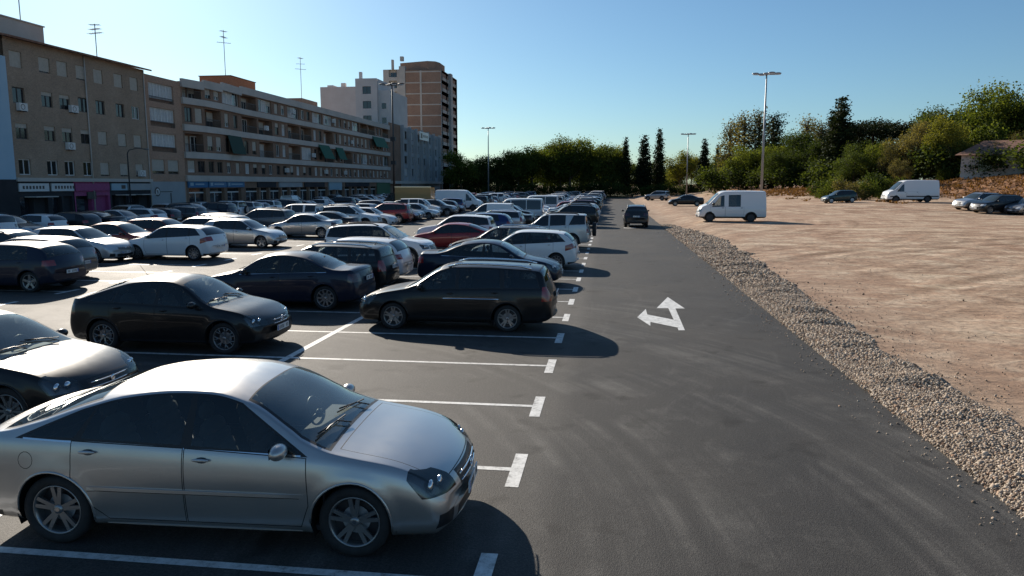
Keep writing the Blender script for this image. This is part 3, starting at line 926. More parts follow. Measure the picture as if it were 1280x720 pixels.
# hatchback
SPECS['hatch'] = scaled(SPECS['saloon'], smoked=0, strips=[], L=4.25, H=1.47, W=1.79, wheel='five', r=.315, axles=(1.30, -1.32), chrome_belt=False, light_seats=0,
    top=[(-2.125, .58), (-2.115, .80), (-2.08, .93), (-2.0, 1.06), (-1.86, 1.20), (-1.68, 1.34), (-1.52, 1.40), (-1.1, 1.452), (-.3, 1.472), (.0, 1.462), (.3, 1.40), (.68, 1.19), (1.04, .985), (1.2, .95), (1.6, .875), (1.88, .78), (2.02, .70), (2.09, .63), (2.125, .54)],
    belt=[(-2.125, .56), (-2.06, .88), (-1.95, .98), (-1.5, 1.0), (0, .955), (.9, .915), (1.5, .82), (1.88, .72), (2.125, .50)],
    bottom=[(-2.125, .33), (-2.0, .25), (-1.7, .20), (0, .185), (1.7, .19), (2.0, .20), (2.125, .26)],
    crown=[(-2.1, .03), (-1.9, .04), (-1.6, .06), (-.6, .06), (0, .06), (.3, .075), (.9, .10), (1.12, .04), (2.1, .03)],
    ws=(.27, 1.04), bl=(-1.985, -1.60), panes=[(-1.30, -1.20, -.16, -.18), (-.08, -.09, .24, .82)],
    doors=[([(-.15, .27), (.80, .27), (.88, .48), (.86, None), (-.15, None)], -.15), ([(-.98, .40), (-.84, .27), (-.165, .27), (-.165, None), (-1.2, None), (-1.2, .66)], -1.2)],
    bonnet=(1.1, 2.05, .70), boot=None, tailseam=(.66, .55), headlamp=(1.70, .50, .56, .72, .0, -.28), tail=(-1.84, .56, .80, .97), mirror=(.68, 1.0), cabin=(-1.6, 1.0), seats=[.05, -.85],
    grille=(.40, .55, .64), plate_z=(.42, .58), antenna=(-1.4, .1), flap=None, extras=[('badge', badge_dot(2.115, .60))], tumble=.42)
SPECS['hatch_smart'] = scaled(SPECS['hatch'], L=4.35, H=1.48, W=1.82, wheel='ten', tailseam=(.62, .6))
SPECS['hatch_smart']['panes'] = [(-1.68, -1.38, -1.18, -1.24), (-1.14, -1.08, -.16, -.18), (-.08, -.09, .24, .82)]
SPECS['hatch_smart']['belt'] = [(-2.175, .56), (-2.1, .90), (-1.98, 1.08), (-1.5, 1.06), (0, .975), (.9, .915), (1.5, .82), (1.93, .72), (2.175, .50)]
SPECS['hatch_smart']['tail'] = (-1.72, .5, .84, 1.05, -.25)
SPECS['hatch_small'] = scaled(SPECS['hatch'], L=3.88, H=1.44, W=1.66, wheel='cover', r=.285)
SPECS['coupe'] = scaled(SPECS['fastback'], L=4.35, H=1.36, W=1.78, wheel='five', chrome_belt=False, smoked=1, flap=None, light_seats=0, extras=[])
# estate
SPECS['estate'] = scaled(SPECS['hatch'], L=4.58, H=1.47, W=1.74, wheel='double5', r=.305, axles=(1.36, -1.24), chrome_belt=False, light_seats=0, corner=.2,
    top=[(-2.29, .58), (-2.28, .82), (-2.25, .95), (-2.17, 1.12), (-2.07, 1.28), (-1.97, 1.375), (-1.86, 1.405), (-1.4, 1.44), (-.5, 1.47), (.0, 1.462), (.32, 1.40), (.72, 1.18), (1.10, .965), (1.25, .93), (1.7, .85), (1.98, .76), (2.16, .68), (2.25, .61), (2.29, .53)],
    belt=[(-2.29, .56), (-2.22, .88), (-2.1, .97), (-1.6, .975), (0, .94), (.95, .89), (1.6, .80), (2.0, .70), (2.29, .50)],
    crown=[(-2.2, .03), (-2.05, .04), (-1.8, .06), (-.6, .06), (0, .06), (.3, .075), (.9, .10), (1.15, .04), (2.2, .03)],
    ws=(.29, 1.10), bl=(-2.185, -1.93), panes=[(-2.0, -1.86, -1.14, -1.18), (-1.07, -1.05, -.14, -.15), (-.06, -.07, .28, .86)],
    doors=[([(-.12, .27), (.88, .27), (.95, .48), (.93, None), (-.12, None)], -.12), ([(-.92, .40), (-.78, .27), (-.135, .27), (-.135, None), (-1.12, None), (-1.12, .66)], -1.12)],
    bonnet=(1.16, 2.2, .68), boot=None, tailseam=(.68, .56), headlamp=(1.80, .48, .56, .72, .0, -.28), tail=(-2.08, .62, .70, 1.02), mirror=(.70, .99), cabin=(-2.0, 1.05), seats=[.08, -.85],
    grille=(.36, .53, .63), plate_z=(.42, .80), rails=(-1.75, .12), antenna=(-1.65, .15), flap=None, extras=[('badge', badge_dot(2.28, .60))], tumble=.40, strips=[('chrome_strip', .735, .755, -1.05, .2, .012, 'chrome')])
# tall off-roader / crossover
SPECS['suv'] = scaled(SPECS['estate'], L=4.55, H=1.68, W=1.85, wheel='double5', r=.355, axles=(1.38, -1.30), cladding=.42, bright_rails=0, strips=[], antenna=(-1.6, .06), gap=.07, smoked=1,
    top=[(-2.275, .62), (-2.265, .92), (-2.24, 1.08), (-2.15, 1.28), (-2.02, 1.48), (-1.92, 1.56), (-1.78, 1.60), (-1.3, 1.65), (-.5, 1.68), (.0, 1.67), (.32, 1.59), (.74, 1.35), (1.10, 1.14), (1.25, 1.11), (1.7, 1.04), (2.0, .95), (2.16, .86), (2.24, .76), (2.275, .60)],
    belt=[(-2.275, .60), (-2.2, 1.0), (-2.08, 1.17), (-1.5, 1.15), (0, 1.09), (.95, 1.05), (1.6, .98), (2.0, .88), (2.275, .56)],
    bottom=[(-2.275, .40), (-2.1, .30), (0, .25), (2.1, .27), (2.275, .36)],
    bl=(-2.20, -1.90), bonnet=(1.16, 2.2, .72), headlamp=(1.88, .50, .72, .86, .0, -.2), tail=(-2.02, .52, .88, 1.08), grille=(.42, .60, .84), bars=4,
    tailseam=(.80, .6), mirror=(.72, 1.17), plate_z=(.50, .84), intakes=[(0, .5, .36, .48)])
SPECS['suv']['privacy'] = 1
SPECS['suv']['doors'] = [([(-.12, .34), (.86, .34), (.93, .55), (.93, None), (-.12, None)], -.12), ([(-.86, .50), (-.72, .34), (-.135, .34), (-.135, None), (-1.12, None), (-1.12, .80)], -1.12)]
SPECS['offroader'] = scaled(SPECS['suv'], L=4.45, H=1.76, W=1.78, wheel='five', r=.37, cladding=None, smoked=0, corner=.08, taper_r=.02, rails=(-1.6, .1),
    top=[(-2.225, .62), (-2.215, 1.0), (-2.20, 1.15), (-2.12, 1.40), (-2.05, 1.62), (-1.97, 1.70), (-1.85, 1.735), (-1.3, 1.75), (-.5, 1.76), (.0, 1.74), (.25, 1.69), (.62, 1.42), (.95, 1.17), (1.1, 1.15), (1.7, 1.08), (2.0, 1.02), (2.14, .94), (2.20, .82), (2.225, .62)],
    ws=(.24, .95), bl=(-2.19, -2.03), dlo_split=1, panes=[(-1.98, -1.93, -1.35, -1.12), (-.92, -.92, -.16, -.15), (-.04, -.05, .2, .75)], spare=(-2.36, 0, .95, .36), tail=(-2.12, .70, .80, 1.0), bonnet=(1.02, 2.1, .7), antenna=None)
SPECS['mpv'] = scaled(SPECS['suv'], L=4.4, H=1.64, W=1.78, r=.31, wheel='cover', cladding=None, rails=(-1.7, .1), smoked=0)
SPECS['mpv'].pop('rails'); SPECS['mpv']['bonnet'] = (1.12, 2.1, .68); SPECS['mpv']['gap'] = .055
SPECS['box_small'] = scaled(SPECS['mpv'], L=4.35, H=1.82, W=1.80, r=.31, corner=.07, taper_r=.01, tumble=.28,
    top=[(-2.175, .58), (-2.172, 1.2), (-2.165, 1.6), (-2.13, 1.72), (-2.04, 1.78), (-1.7, 1.80), (-.3, 1.82), (.1, 1.80), (.4, 1.71), (.8, 1.42), (1.12, 1.18), (1.3, 1.12), (1.7, 1.02), (1.98, .90), (2.1, .80), (2.15, .70), (2.175, .56)],
    ws=(.36, 1.12), bl=(-2.168, -2.166), dlo_split=1, panes=[(-1.95, -1.93, -1.12, -1.10), (-.92, -.92, -.10, -.10), (.02, .0, .34, .88)], tail=(-2.05, .72, .80, 1.25), rear_panes=[(.06, .62, 1.15, 1.6)], tailseam=None, antenna=(.0, .2))
SPECS['box_panel'] = dict(SPECS['box_small'], panes=[(.02, .0, .34, .88)], rear_panes=[])
VAN = dict(dark_wheels=1, pane_top=.26, L=5.1, W=1.92, H=2.35, r=.33, axles=(1.62, -1.40), tw=.2, wheel='cover', gap=.06, corner=.07, taper_f=.06, taper_r=.005, bow_r=.02, rake_r=.01, rake_f=.12, bulge=.6,
    top=[(-2.55, .60), (-2.548, 1.5), (-2.54, 2.15), (-2.50, 2.26), (-2.42, 2.31), (-2.2, 2.33), (-.5, 2.35), (.55, 2.33), (.85, 2.26), (1.10, 2.08), (1.55, 1.62), (1.86, 1.33), (2.0, 1.27), (2.3, 1.13), (2.45, 1.0), (2.52, .82), (2.55, .60)],
    belt=[(-2.55, .58), (-2.5, 1.15), (0, 1.15), (1.5, 1.12), (2.1, 1.0), (2.55, .56)],
    bottom=[(-2.55, .40), (-2.4, .32), (0, .28), (2.2, .27), (2.55, .34)],
    crown=[(-2.55, .05), (0, .07), (.8, .09), (1.6, .11), (1.95, .05), (2.5, .03)],
    ws=(.98, 1.86), bl=(-2.545, -2.543), tumble=.13, dlo_split=1, panes=[(-.75, -.75, .28, .28), (.62, .62, 1.02, 1.52)],
    doors=[([(.52, .42), (1.28, .42), (1.34, .62), (1.6, .9), (1.6, None), (.52, None)], .52), ([(-.86, .42), (.48, .42), (.48, None), (-.86, None)], -.86)],
    bonnet=(1.92, 2.47, .66), headlamp=(2.30, .52, .70, .92, .0, -.1), tail=(-2.50, .80, .80, 1.15), grille=(.44, .66, .82), bars=3, intakes=[(0, .6, .38, .5)],
    cladding=.40, mirror=(1.40, 1.35), mirror_s=1.5, cabin=(-2.4, 1.75), seats=[.55], plate_z=(.5, .7), black_mirrors=1, black_handles=1, antenna=None)
SPECS['van_old'] = dict(VAN, privacy=1, panes=[(-.60, -.60, .26, .26), (.60, .60, .92, 1.46)])
SPECS['van_window'] = scaled(VAN, pane_top=.12, L=4.95, H=1.98, W=1.92, panes=[(-2.3, -2.3, -1.05, -1.05), (-.95, -.95, .36, .36), (.48, .48, .92, 1.4)], rear_panes=[(.08, .74, 1.15, 1.7)], privacy=1)
SPECS['van_window']['ws'] = (.95, 1.80)
SPECS['van_long'] = scaled(VAN, L=5.9, H=2.55, W=2.02, r=.35, panes=[(1.02, 1.02, 1.28, 1.75)], smoked=0)
SPECS['van_long']['ws'] = tuple(x*5.9/5.1 for x in VAN['ws'])
SPECS['van_long']['doors'] = [([(.75, .42), (1.48, .42), (1.52, .62), (1.85, .95), (1.85, None), (.75, None)], .75), ([(-.6, .78), (.70, .78), (.70, None), (-.6, None)], -.6)]
SPECS['van_long']['rub_strip'] = (.62, .74, -2.8, 2.6)
# ------------------------------------------------------------------ ground
import numpy as np
def terrain(x, y):
    z = .43*sstep((x-5.0)/2.6)*sstep((y-22)/30) + .75*sstep((x-13)/16)*sstep((y-66)/24)
    # bank on the right and at the far end
    B = [(75, 52), (62, 66), (48, 84), (38, 97), (27, 112), (20, 128), (16, 150), (14, 178), (12, 200)]
    H = [5.4, 5.0, 4.4, 2.9, 1.6, 1.3, 1.2, 1.1, 1.0]
    best = 1e9; bi = 0; bt = 0; sd = 0
    for i in range(len(B)-1):
        ax, ay = B[i]; bx, by = B[i+1]; dx, dy = bx-ax, by-ay
        t = clamp(((x-ax)*dx+(y-ay)*dy)/(dx*dx+dy*dy)); px, py = ax+dx*t, ay+dy*t
        d = math.hypot(x-px, y-py)
        if d < best: best = d; bi = i; bt = t; sd = (x-ax)*dy-(y-ay)*dx
    if sd > 0:
        h = H[bi]+(H[bi+1]-H[bi])*bt
        z += h*sstep(best/15)*(1+.10*noise.noise(Vector((x*.15, y*.15, 0)))) + .25*sstep(best/3)*noise.noise(Vector((x*.4, y*.4, 3)))
    if x > 4.6: z += .035*noise.noise(Vector((x*.35, y*.22, 9)))*sstep((x-4.6)/2)
    return z
def frange(a, b, s):
    o = []
    while a < b: o.append(a); a += s
    return o
gx = [-900, -500, -250, -120, -60, -46, -40, -20, 0, 4.0]+frange(4.4, 12, .45)+frange(12, 40, 1.0)+frange(40, 90, 2.2)+[100, 125, 170, 300, 600, 1000]
gy = [-300, -60, -20, 0, 4]+frange(6, 40, 1.0)+frange(40, 130, 1.6)+frange(130, 215, 4)+[240, 300, 500, 900, 1800]
gm = MB(); nX = len(gx)
gv = [(x, y, (terrain(x, y) if x > 4.3 else 0)-.012) for y in gy for x in gx]
gm.add(gv, [(j*nX+i, j*nX+i+1, (j+1)*nX+i+1, (j+1)*nX+i) for j in range(len(gy)-1) for i in range(nX-1)], 0, True)
def dirt_mat():
    m, nt, b = new_mat('dry_dirt'); L = nt.links.new
    tc = N(nt, 'ShaderNodeTexCoord')
    mp = N(nt, 'ShaderNodeMapping'); mp.inputs['Rotation'].default_value = (0, 0, R(-12)); mp.inputs['Scale'].default_value = (.34, .62, 1)
    L(tc.outputs['Object'], mp.inputs['Vector'])
    n1 = N(nt, 'ShaderNodeTexNoise'); n1.inputs['Scale'].default_value = 1.3; n1.inputs['Detail'].default_value = 9; n1.inputs['Roughness'].default_value = .62; n1.inputs['Distortion'].default_value = .9
    L(mp.outputs[0], n1.inputs['Vector'])
    mp2 = N(nt, 'ShaderNodeMapping'); mp2.inputs['Rotation'].default_value = (0, 0, R(24)); mp2.inputs['Scale'].default_value = (.75, .30, 1)
    L(tc.outputs['Object'], mp2.inputs['Vector'])
    n1b = N(nt, 'ShaderNodeTexNoise'); n1b.inputs['Scale'].default_value = 1.0; n1b.inputs['Detail'].default_value = 8; L(mp2.outputs[0], n1b.inputs['Vector'])
    n2 = N(nt, 'ShaderNodeTexNoise'); n2.inputs['Scale'].default_value = .11; n2.inputs['Detail'].default_value = 5; L(tc.outputs['Object'], n2.inputs['Vector'])
    n3 = N(nt, 'ShaderNodeTexNoise'); n3.inputs['Scale'].default_value = 5; n3.inputs['Detail'].default_value = 8; n3.inputs['Roughness'].default_value = .75; L(tc.outputs['Object'], n3.inputs['Vector'])
    r1 = ramp(nt, [(.36, (.19, .115, .080)), (.46, (.33, .22, .155)), (.53, (.41, .295, .215)), (.62, (.60, .50, .38))])
    L(n1.outputs['Fac'], r1.inputs['Fac'])
    r1b = ramp(nt, [(.40, (.24, .155, .11)), (.50, (.36, .255, .185)), (.60, (.52, .43, .33))]); L(n1b.outputs['Fac'], r1b.inputs['Fac'])
    mxa = N(nt, 'ShaderNodeMix', data_type='RGBA'); mxa.inputs['Factor'].default_value = .35; L(r1.outputs[0], mxa.inputs['A']); L(r1b.outputs[0], mxa.inputs['B'])
    r2 = ramp(nt, [(.40, (.40, .235, .14)), (.62, (.50, .38, .26))]); L(n2.outputs['Fac'], r2.inputs['Fac'])
    mxb = N(nt, 'ShaderNodeMix', data_type='RGBA'); mxb.inputs['Factor'].default_value = .25; L(mxa.outputs['Result'], mxb.inputs['A']); L(r2.outputs[0], mxb.inputs['B'])
    # sweeping wheel tracks
    cur = mxb.outputs['Result']
    for cx, cy, fr_, sd_ in ((60, -25, 1.3, 0), (-30, 70, 1.1, 5), (40, 140, .9, 9)):
        ds = N(nt, 'ShaderNodeVectorMath', operation='DISTANCE'); ds.inputs[1].default_value = (cx, cy, 0); L(tc.outputs['Object'], ds.inputs[0])
        fm_ = N(nt, 'ShaderNodeMath', operation='MULTIPLY'); fm_.inputs[1].default_value = fr_; L(ds.outputs['Value'], fm_.inputs[0])
        cb = N(nt, 'ShaderNodeCombineXYZ'); L(fm_.outputs[0], cb.inputs['X']); cb.inputs['Y'].default_value = sd_
        nr_ = N(nt, 'ShaderNodeTexNoise'); nr_.inputs['Scale'].default_value = 1; nr_.inputs['Detail'].default_value = 4; L(cb.outputs[0], nr_.inputs['Vector'])
        rr_ = ramp(nt, [(.36, (.70, .67, .64)), (.48, (.92, .92, .92)), (.62, (1.12, 1.12, 1.12))]); L(nr_.outputs['Fac'], rr_.inputs['Fac'])
        nm_ = N(nt, 'ShaderNodeTexNoise'); nm_.inputs['Scale'].default_value = .12; nm_.inputs['Detail'].default_value = 4
        mv = N(nt, 'ShaderNodeMapping'); mv.inputs['Location'].default_value = (sd_*3, sd_, 0); L(tc.outputs['Object'], mv.inputs['Vector']); L(mv.outputs[0], nm_.inputs['Vector'])
        rm = ramp(nt, [(.42, (0, 0, 0)), (.58, (1, 1, 1))]); L(nm_.outputs['Fac'], rm.inputs['Fac'])
        mt = N(nt, 'ShaderNodeMix', data_type='RGBA', blend_type='MULTIPLY'); L(rm.outputs[0], mt.inputs['Factor']); L(cur, mt.inputs['A']); L(rr_.outputs[0], mt.inputs['B']); cur = mt.outputs['Result']
    # fine stones and grain
    r3 = ramp(nt, [(.36, (.35, .35, .35)), (.5, (1, 1, 1)), (.66, (1.5, 1.47, 1.42))]); L(n3.outputs['Fac'], r3.inputs['Fac'])
    mu = N(nt, 'ShaderNodeMix', data_type='RGBA', blend_type='MULTIPLY'); mu.inputs['Factor'].default_value = .7; L(cur, mu.inputs['A']); L(r3.outputs[0], mu.inputs['B'])
    # paler, greyer gravelly belt beside the asphalt; orange dry grass on the bank comes from its height
    sp = N(nt, 'ShaderNodeSeparateXYZ'); L(tc.outputs['Object'], sp.inputs[0])
    mr = N(nt, 'ShaderNodeMapRange'); mr.inputs['From Min'].default_value = 9.5; mr.inputs['From Max'].default_value = 5.5; L(sp.outputs['X'], mr.inputs['Value'])
    m4 = N(nt, 'ShaderNodeMath', operation='MULTIPLY'); m4.inputs[1].default_value = .45; L(mr.outputs[0], m4.inputs[0])
    mg = N(nt, 'ShaderNodeMix', data_type='RGBA'); mg.inputs['B'].default_value = (.25, .185, .14, 1); L(m4.outputs[0], mg.inputs['Factor']); L(mu.outputs['Result'], mg.inputs['A'])
    zr = N(nt, 'ShaderNodeMapRange'); zr.inputs['From Min'].default_value = 1.35; zr.inputs['From Max'].default_value = 2.0; L(sp.outputs['Z'], zr.inputs['Value'])
    n5 = N(nt, 'ShaderNodeTexNoise'); n5.inputs['Scale'].default_value = .9; n5.inputs['Detail'].default_value = 9; L(tc.outputs['Object'], n5.inputs['Vector'])
    r5 = ramp(nt, [(.35, (.09, .05, .03)), (.5, (.25, .125, .065)), (.68, (.36, .21, .115))]); L(n5.outputs['Fac'], r5.inputs['Fac'])
    mh = N(nt, 'ShaderNodeMix', data_type='RGBA'); L(zr.outputs[0], mh.inputs['Factor']); L(mg.outputs['Result'], mh.inputs['A']); L(r5.outputs[0], mh.inputs['B'])
    L(mh.outputs['Result'], b.inputs['Base Color'])
    b.inputs['Roughness'].default_value = .95; b.inputs['Specular IOR Level'].default_value = .15
    bu = N(nt, 'ShaderNodeBump'); bu.inputs['Strength'].default_value = .8; bu.inputs['Distance'].default_value = .05; L(n3.outputs['Fac'], bu.inputs['Height'])
    b2 = N(nt, 'ShaderNodeBump'); b2.inputs['Strength'].default_value = .7; b2.inputs['Distance'].default_value = .10; L(n1.outputs['Fac'], b2.inputs['Height']); L(bu.outputs[0], b2.inputs['Normal'])
    L(b2.outputs[0], b.inputs['Normal'])
    return m
tag(gm.build('ground', dirt_mat()), kind='structure')

def asphalt_mat():
    m, nt, b = new_mat('asphalt'); L = nt.links.new
    tc = N(nt, 'ShaderNodeTexCoord'); O = tc.outputs['Object']
    n1 = N(nt, 'ShaderNodeTexNoise'); n1.inputs['Scale'].default_value = .35; n1.inputs['Detail'].default_value = 7; n1.inputs['Roughness'].default_value = .6; L(O, n1.inputs['Vector'])
    n2 = N(nt, 'ShaderNodeTexNoise'); n2.inputs['Scale'].default_value = 38; n2.inputs['Detail'].default_value = 5; n2.inputs['Roughness'].default_value = .8; L(O, n2.inputs['Vector'])
    vo = N(nt, 'ShaderNodeTexVoronoi'); vo.inputs['Scale'].default_value = 95; L(O, vo.inputs['Vector'])
    r1 = ramp(nt, [(.3, (.046, .044, .042)), (.5, (.060, .057, .053)), (.7, (.078, .073, .067))]); L(n1.outputs['Fac'], r1.inputs['Fac'])
    # the driving lane is newer, darker and bluer than the bays
    sp = N(nt, 'ShaderNodeSeparateXYZ'); L(O, sp.inputs[0])
    mr = N(nt, 'ShaderNodeMapRange'); mr.inputs['From Min'].default_value = -.75; mr.inputs['From Max'].default_value = -.45; L(sp.outputs['X'], mr.inputs['Value'])
    lane = N(nt, 'ShaderNodeMix', data_type='RGBA', blend_type='MULTIPLY'); lane.inputs['B'].default_value = (.60, .61, .63, 1); L(mr.outputs[0], lane.inputs['Factor']); L(r1.outputs[0], lane.inputs['A'])
    # curved tyre scuffs
    nd = N(nt, 'ShaderNodeTexNoise'); nd.inputs['Scale'].default_value = .16; nd.inputs['Detail'].default_value = 1; L(O, nd.inputs['Vector'])
    def scuff(rot, scl, seed, lo, hi):
        mp = N(nt, 'ShaderNodeMapping'); mp.inputs['Rotation'].default_value = (0, 0, R(rot)); mp.inputs['Location'].default_value = (seed, seed*2, 0); mp.inputs['Scale'].default_value = scl
        mx = N(nt, 'ShaderNodeMix', data_type='VECTOR'); mx.inputs['Factor'].default_value = .6
        vm = N(nt, 'ShaderNodeVectorMath', operation='MULTIPLY_ADD'); vm.inputs[1].default_value = (5, 5, 5)
        L(nd.outputs['Color'], vm.inputs[0]); L(O, vm.inputs[2]); L(vm.outputs[0], mp.inputs['Vector'])
        nn = N(nt, 'ShaderNodeTexNoise'); nn.inputs['Scale'].default_value = 1; nn.inputs['Detail'].default_value = 4; nn.inputs['Roughness'].default_value = .7; L(mp.outputs[0], nn.inputs['Vector'])
        rr = ramp(nt, [(lo, (0, 0, 0)), (hi, (1, 1, 1))]); L(nn.outputs['Fac'], rr.inputs['Fac']); return rr.outputs[0]
    s1 = scuff(8, (4.5, .12, 1), 3, .58, .74); s2 = scuff(50, (5.5, .16, 1), 11, .60, .76); s3 = scuff(-20, (4, .15, 1), 23, .60, .8)
    cur = lane.outputs['Result']
    for s_, amt in ((s1, .16), (s2, .14), (s3, .12)):
        mu = N(nt, 'ShaderNodeMath', operation='MULTIPLY'); mu.inputs[1].default_value = amt; L(s_, mu.inputs[0])
        mx = N(nt, 'ShaderNodeMix', data_type='RGBA'); mx.inputs['B'].default_value = (.13, .125, .115, 1); L(mu.outputs[0], mx.inputs['Factor']); L(cur, mx.inputs['A']); cur = mx.outputs['Result']
    # long pale arcs left by cars turning out of the bays
    vs_ = N(nt, 'ShaderNodeVectorMath', operation='DISTANCE'); vs_.inputs[1].default_value = (-9.5, 5.3, 0); L(O, vs_.inputs[0])
    for fr_, thr, sd_, amt in ((1.6, .53, 0, .45), (4.5, .54, 7, .45)):
        cbx = N(nt, 'ShaderNodeCombineXYZ'); m_ = N(nt, 'ShaderNodeMath', operation='MULTIPLY'); m_.inputs[1].default_value = fr_; L(vs_.outputs['Value'], m_.inputs[0]); L(m_.outputs[0], cbx.inputs['X']); cbx.inputs['Y'].default_value = sd_
        na = N(nt, 'ShaderNodeTexNoise'); na.inputs['Scale'].default_value = 1; na.inputs['Detail'].default_value = 3; L(cbx.outputs[0], na.inputs['Vector'])
        ra = ramp(nt, [(thr-.08, (0, 0, 0)), (thr+.08, (1, 1, 1))]); L(na.outputs['Fac'], ra.inputs['Fac'])
        nb = N(nt, 'ShaderNodeTexNoise'); nb.inputs['Scale'].default_value = .4; nb.inputs['Detail'].default_value = 6; nb.inputs['Roughness'].default_value = .7; L(O, nb.inputs['Vector'])
        rb = ramp(nt, [(.45, (0, 0, 0)), (.62, (1, 1, 1))]); L(nb.outputs['Fac'], rb.inputs['Fac'])
        dm = N(nt, 'ShaderNodeMapRange'); dm.inputs['From Min'].default_value = 24; dm.inputs['From Max'].default_value = 12; L(vs_.outputs['Value'], dm.inputs['Value'])
        p1 = N(nt, 'ShaderNodeMath', operation='MULTIPLY'); L(ra.outputs[0], p1.inputs[0]); L(rb.outputs[0], p1.inputs[1])
        p2 = N(nt, 'ShaderNodeMath', operation='MULTIPLY'); L(p1.outputs[0], p2.inputs[0]); L(dm.outputs[0], p2.inputs[1])
        p3 = N(nt, 'ShaderNodeMath', operation='MULTIPLY'); p3.inputs[1].default_value = amt; L(p2.outputs[0], p3.inputs[0])
        mx = N(nt, 'ShaderNodeMix', data_type='RGBA'); mx.inputs['B'].default_value = (.13, .125, .115, 1); L(p3.outputs[0], mx.inputs['Factor']); L(cur, mx.inputs['A']); cur = mx.outputs['Result']
    # oil drops in the bays
    n6 = N(nt, 'ShaderNodeTexNoise'); n6.inputs['Scale'].default_value = 1.4; n6.inputs['Detail'].default_value = 3; L(O, n6.inputs['Vector'])
    r6 = ramp(nt, [(.60, (1, 1, 1)), (.70, (.55, .55, .55))]); L(n6.outputs['Fac'], r6.inputs['Fac'])
    m6 = N(nt, 'ShaderNodeMix', data_type='RGBA', blend_type='MULTIPLY'); m6.inputs['Factor'].default_value = 1; L(cur, m6.inputs['A']); L(r6.outputs[0], m6.inputs['B'])
    r2 = ramp(nt, [(.32, (.45, .45, .45)), (.5, (1, 1, 1)), (.68, (1.8, 1.76, 1.7))]); L(n2.outputs['Fac'], r2.inputs['Fac'])
    m2 = N(nt, 'ShaderNodeMix', data_type='RGBA', blend_type='MULTIPLY'); m2.inputs['Factor'].default_value = .9; L(m6.outputs['Result'], m2.inputs['A']); L(r2.outputs[0], m2.inputs['B'])
    L(m2.outputs['Result'], b.inputs['Base Color'])
    rr = N(nt, 'ShaderNodeMapRange'); rr.inputs['To Min'].default_value = .62; rr.inputs['To Max'].default_value = .85; L(n1.outputs['Fac'], rr.inputs['Value'])
    L(rr.outputs[0], b.inputs['Roughness']); b.inputs['Specular IOR Level'].default_value = .22
    bu = N(nt, 'ShaderNodeBump'); bu.inputs['Strength'].default_value = .4; bu.inputs['Distance'].default_value = .008; L(vo.outputs['Distance'], bu.inputs['Height']); L(bu.outputs[0], b.inputs['Normal'])
    return m
M['asphalt'] = asphalt_mat()
am = MB(); rnd = random.Random(5)
# right edge wavers; ends in a rounded far end
edge = []
y = -14.
while y < 176:
    edge.append((4.12+.05*noise.noise(Vector((y*.35, 0, 0)))+.03*noise.noise(Vector((y*1.7, 4, 0))), y)); y += .4 if y < 40 else 1.5
vs = []; fs = []
for i, (ex, ey) in enumerate(edge): vs += [(-42.5, ey, 0), (-20, ey, 0), (-1, ey, 0), (ex, ey, 0), (ex+.05, ey, -.05)]
for i in range(len(edge)-1):
    for q in range(4): fs.append((i*5+q, i*5+q+1, (i+1)*5+q+1, (i+1)*5+q))
am.add(vs, fs); tag(am.build('car_park_asphalt', M['asphalt']), kind='structure')
# pavement and street along the buildings
pm = MB(); pm.box(-46.45, -42.5, 20, 240, -.02, .13); tag(pm.build('pavement', simple('pavement_concrete', (.24, .23, .21), .85, noise_amt=.25, nscale=1.5)), kind='structure')
km = MB(); km.box(-42.5, -42.35, 20, 180, -.02, .14); tag(km.build('kerb', simple('kerb_stone', (.32, .31, .29), .8, noise_amt=.2, nscale=3)), kind='structure')
# green strip at the far end
gs = MB(); vs = []; 
gs.add([(-46, 177, .01), (3.5, 177, .01), (5, 186, .25), (6, 200, .8), (-46, 200, .8), (-46, 186, .25)], [(0, 1, 2, 5), (5, 2, 3, 4)])
tag(gs.build('grass_verge', simple('verge_grass', (.035, .05, .015), .9, noise_amt=.5, nscale=.8)), kind='structure')

# painted marks
def line_mat():
    m, nt, b = new_mat('road_paint'); L = nt.links.new
    tc = N(nt, 'ShaderNodeTexCoord'); n1 = N(nt, 'ShaderNodeTexNoise'); n1.inputs['Scale'].default_value = 7; n1.inputs['Detail'].default_value = 9; n1.inputs['Roughness'].default_value = .8; L(tc.outputs['Object'], n1.inputs['Vector'])
    r_ = ramp(nt, [(.36, (.20, .195, .19)), (.46, (.52, .52, .50)), (.6, (.70, .70, .68))]); L(n1.outputs['Fac'], r_.inputs['Fac']); L(r_.outputs[0], b.inputs['Base Color'])
    b.inputs['Roughness'].default_value = .55
    return m
M['line'] = line_mat()
Z = .004
def quad(mb, x0, x1, y0, y1, z=Z): mb.add([(x0, y0, z), (x1, y0, z), (x1, y1, z), (x0, y1, z)], [(0, 1, 2, 3)])
lm = MB()
yt = [5.60+2.465*k for k in range(-1, 69)]
for yk in yt:
    quad(lm, -10.75, -6.04, yk-.05, yk+.05); quad(lm, -5.90, -1.07, yk-.05, yk+.05)
    quad(lm, -1.07, -.92, yk-.5, yk+.5); quad(lm, -10.9, -10.75, yk-.5, yk+.5)
quad(lm, -6.04, -5.90, 1, 174)
for yk in yt[2:]:
    quad(lm, -25.8, -21.1, yk-.05, yk+.05); quad(lm, -20.96, -16.4, yk-.05, yk+.05); quad(lm, -16.4, -16.25, yk-.5, yk+.5); quad(lm, -25.95, -25.8, yk-.5, yk+.5)
quad(lm, -21.1, -20.96, 8, 174)
for yk in yt[6:]: quad(lm, -36.8, -32.2, yk-.05, yk+.05); quad(lm, -32.2, -32.05, yk-.5, yk+.5)
quad(lm, -36.94, -36.8, 18, 174)
tag(lm.build('bay_markings', M['line']), kind='structure')
lm = MB()
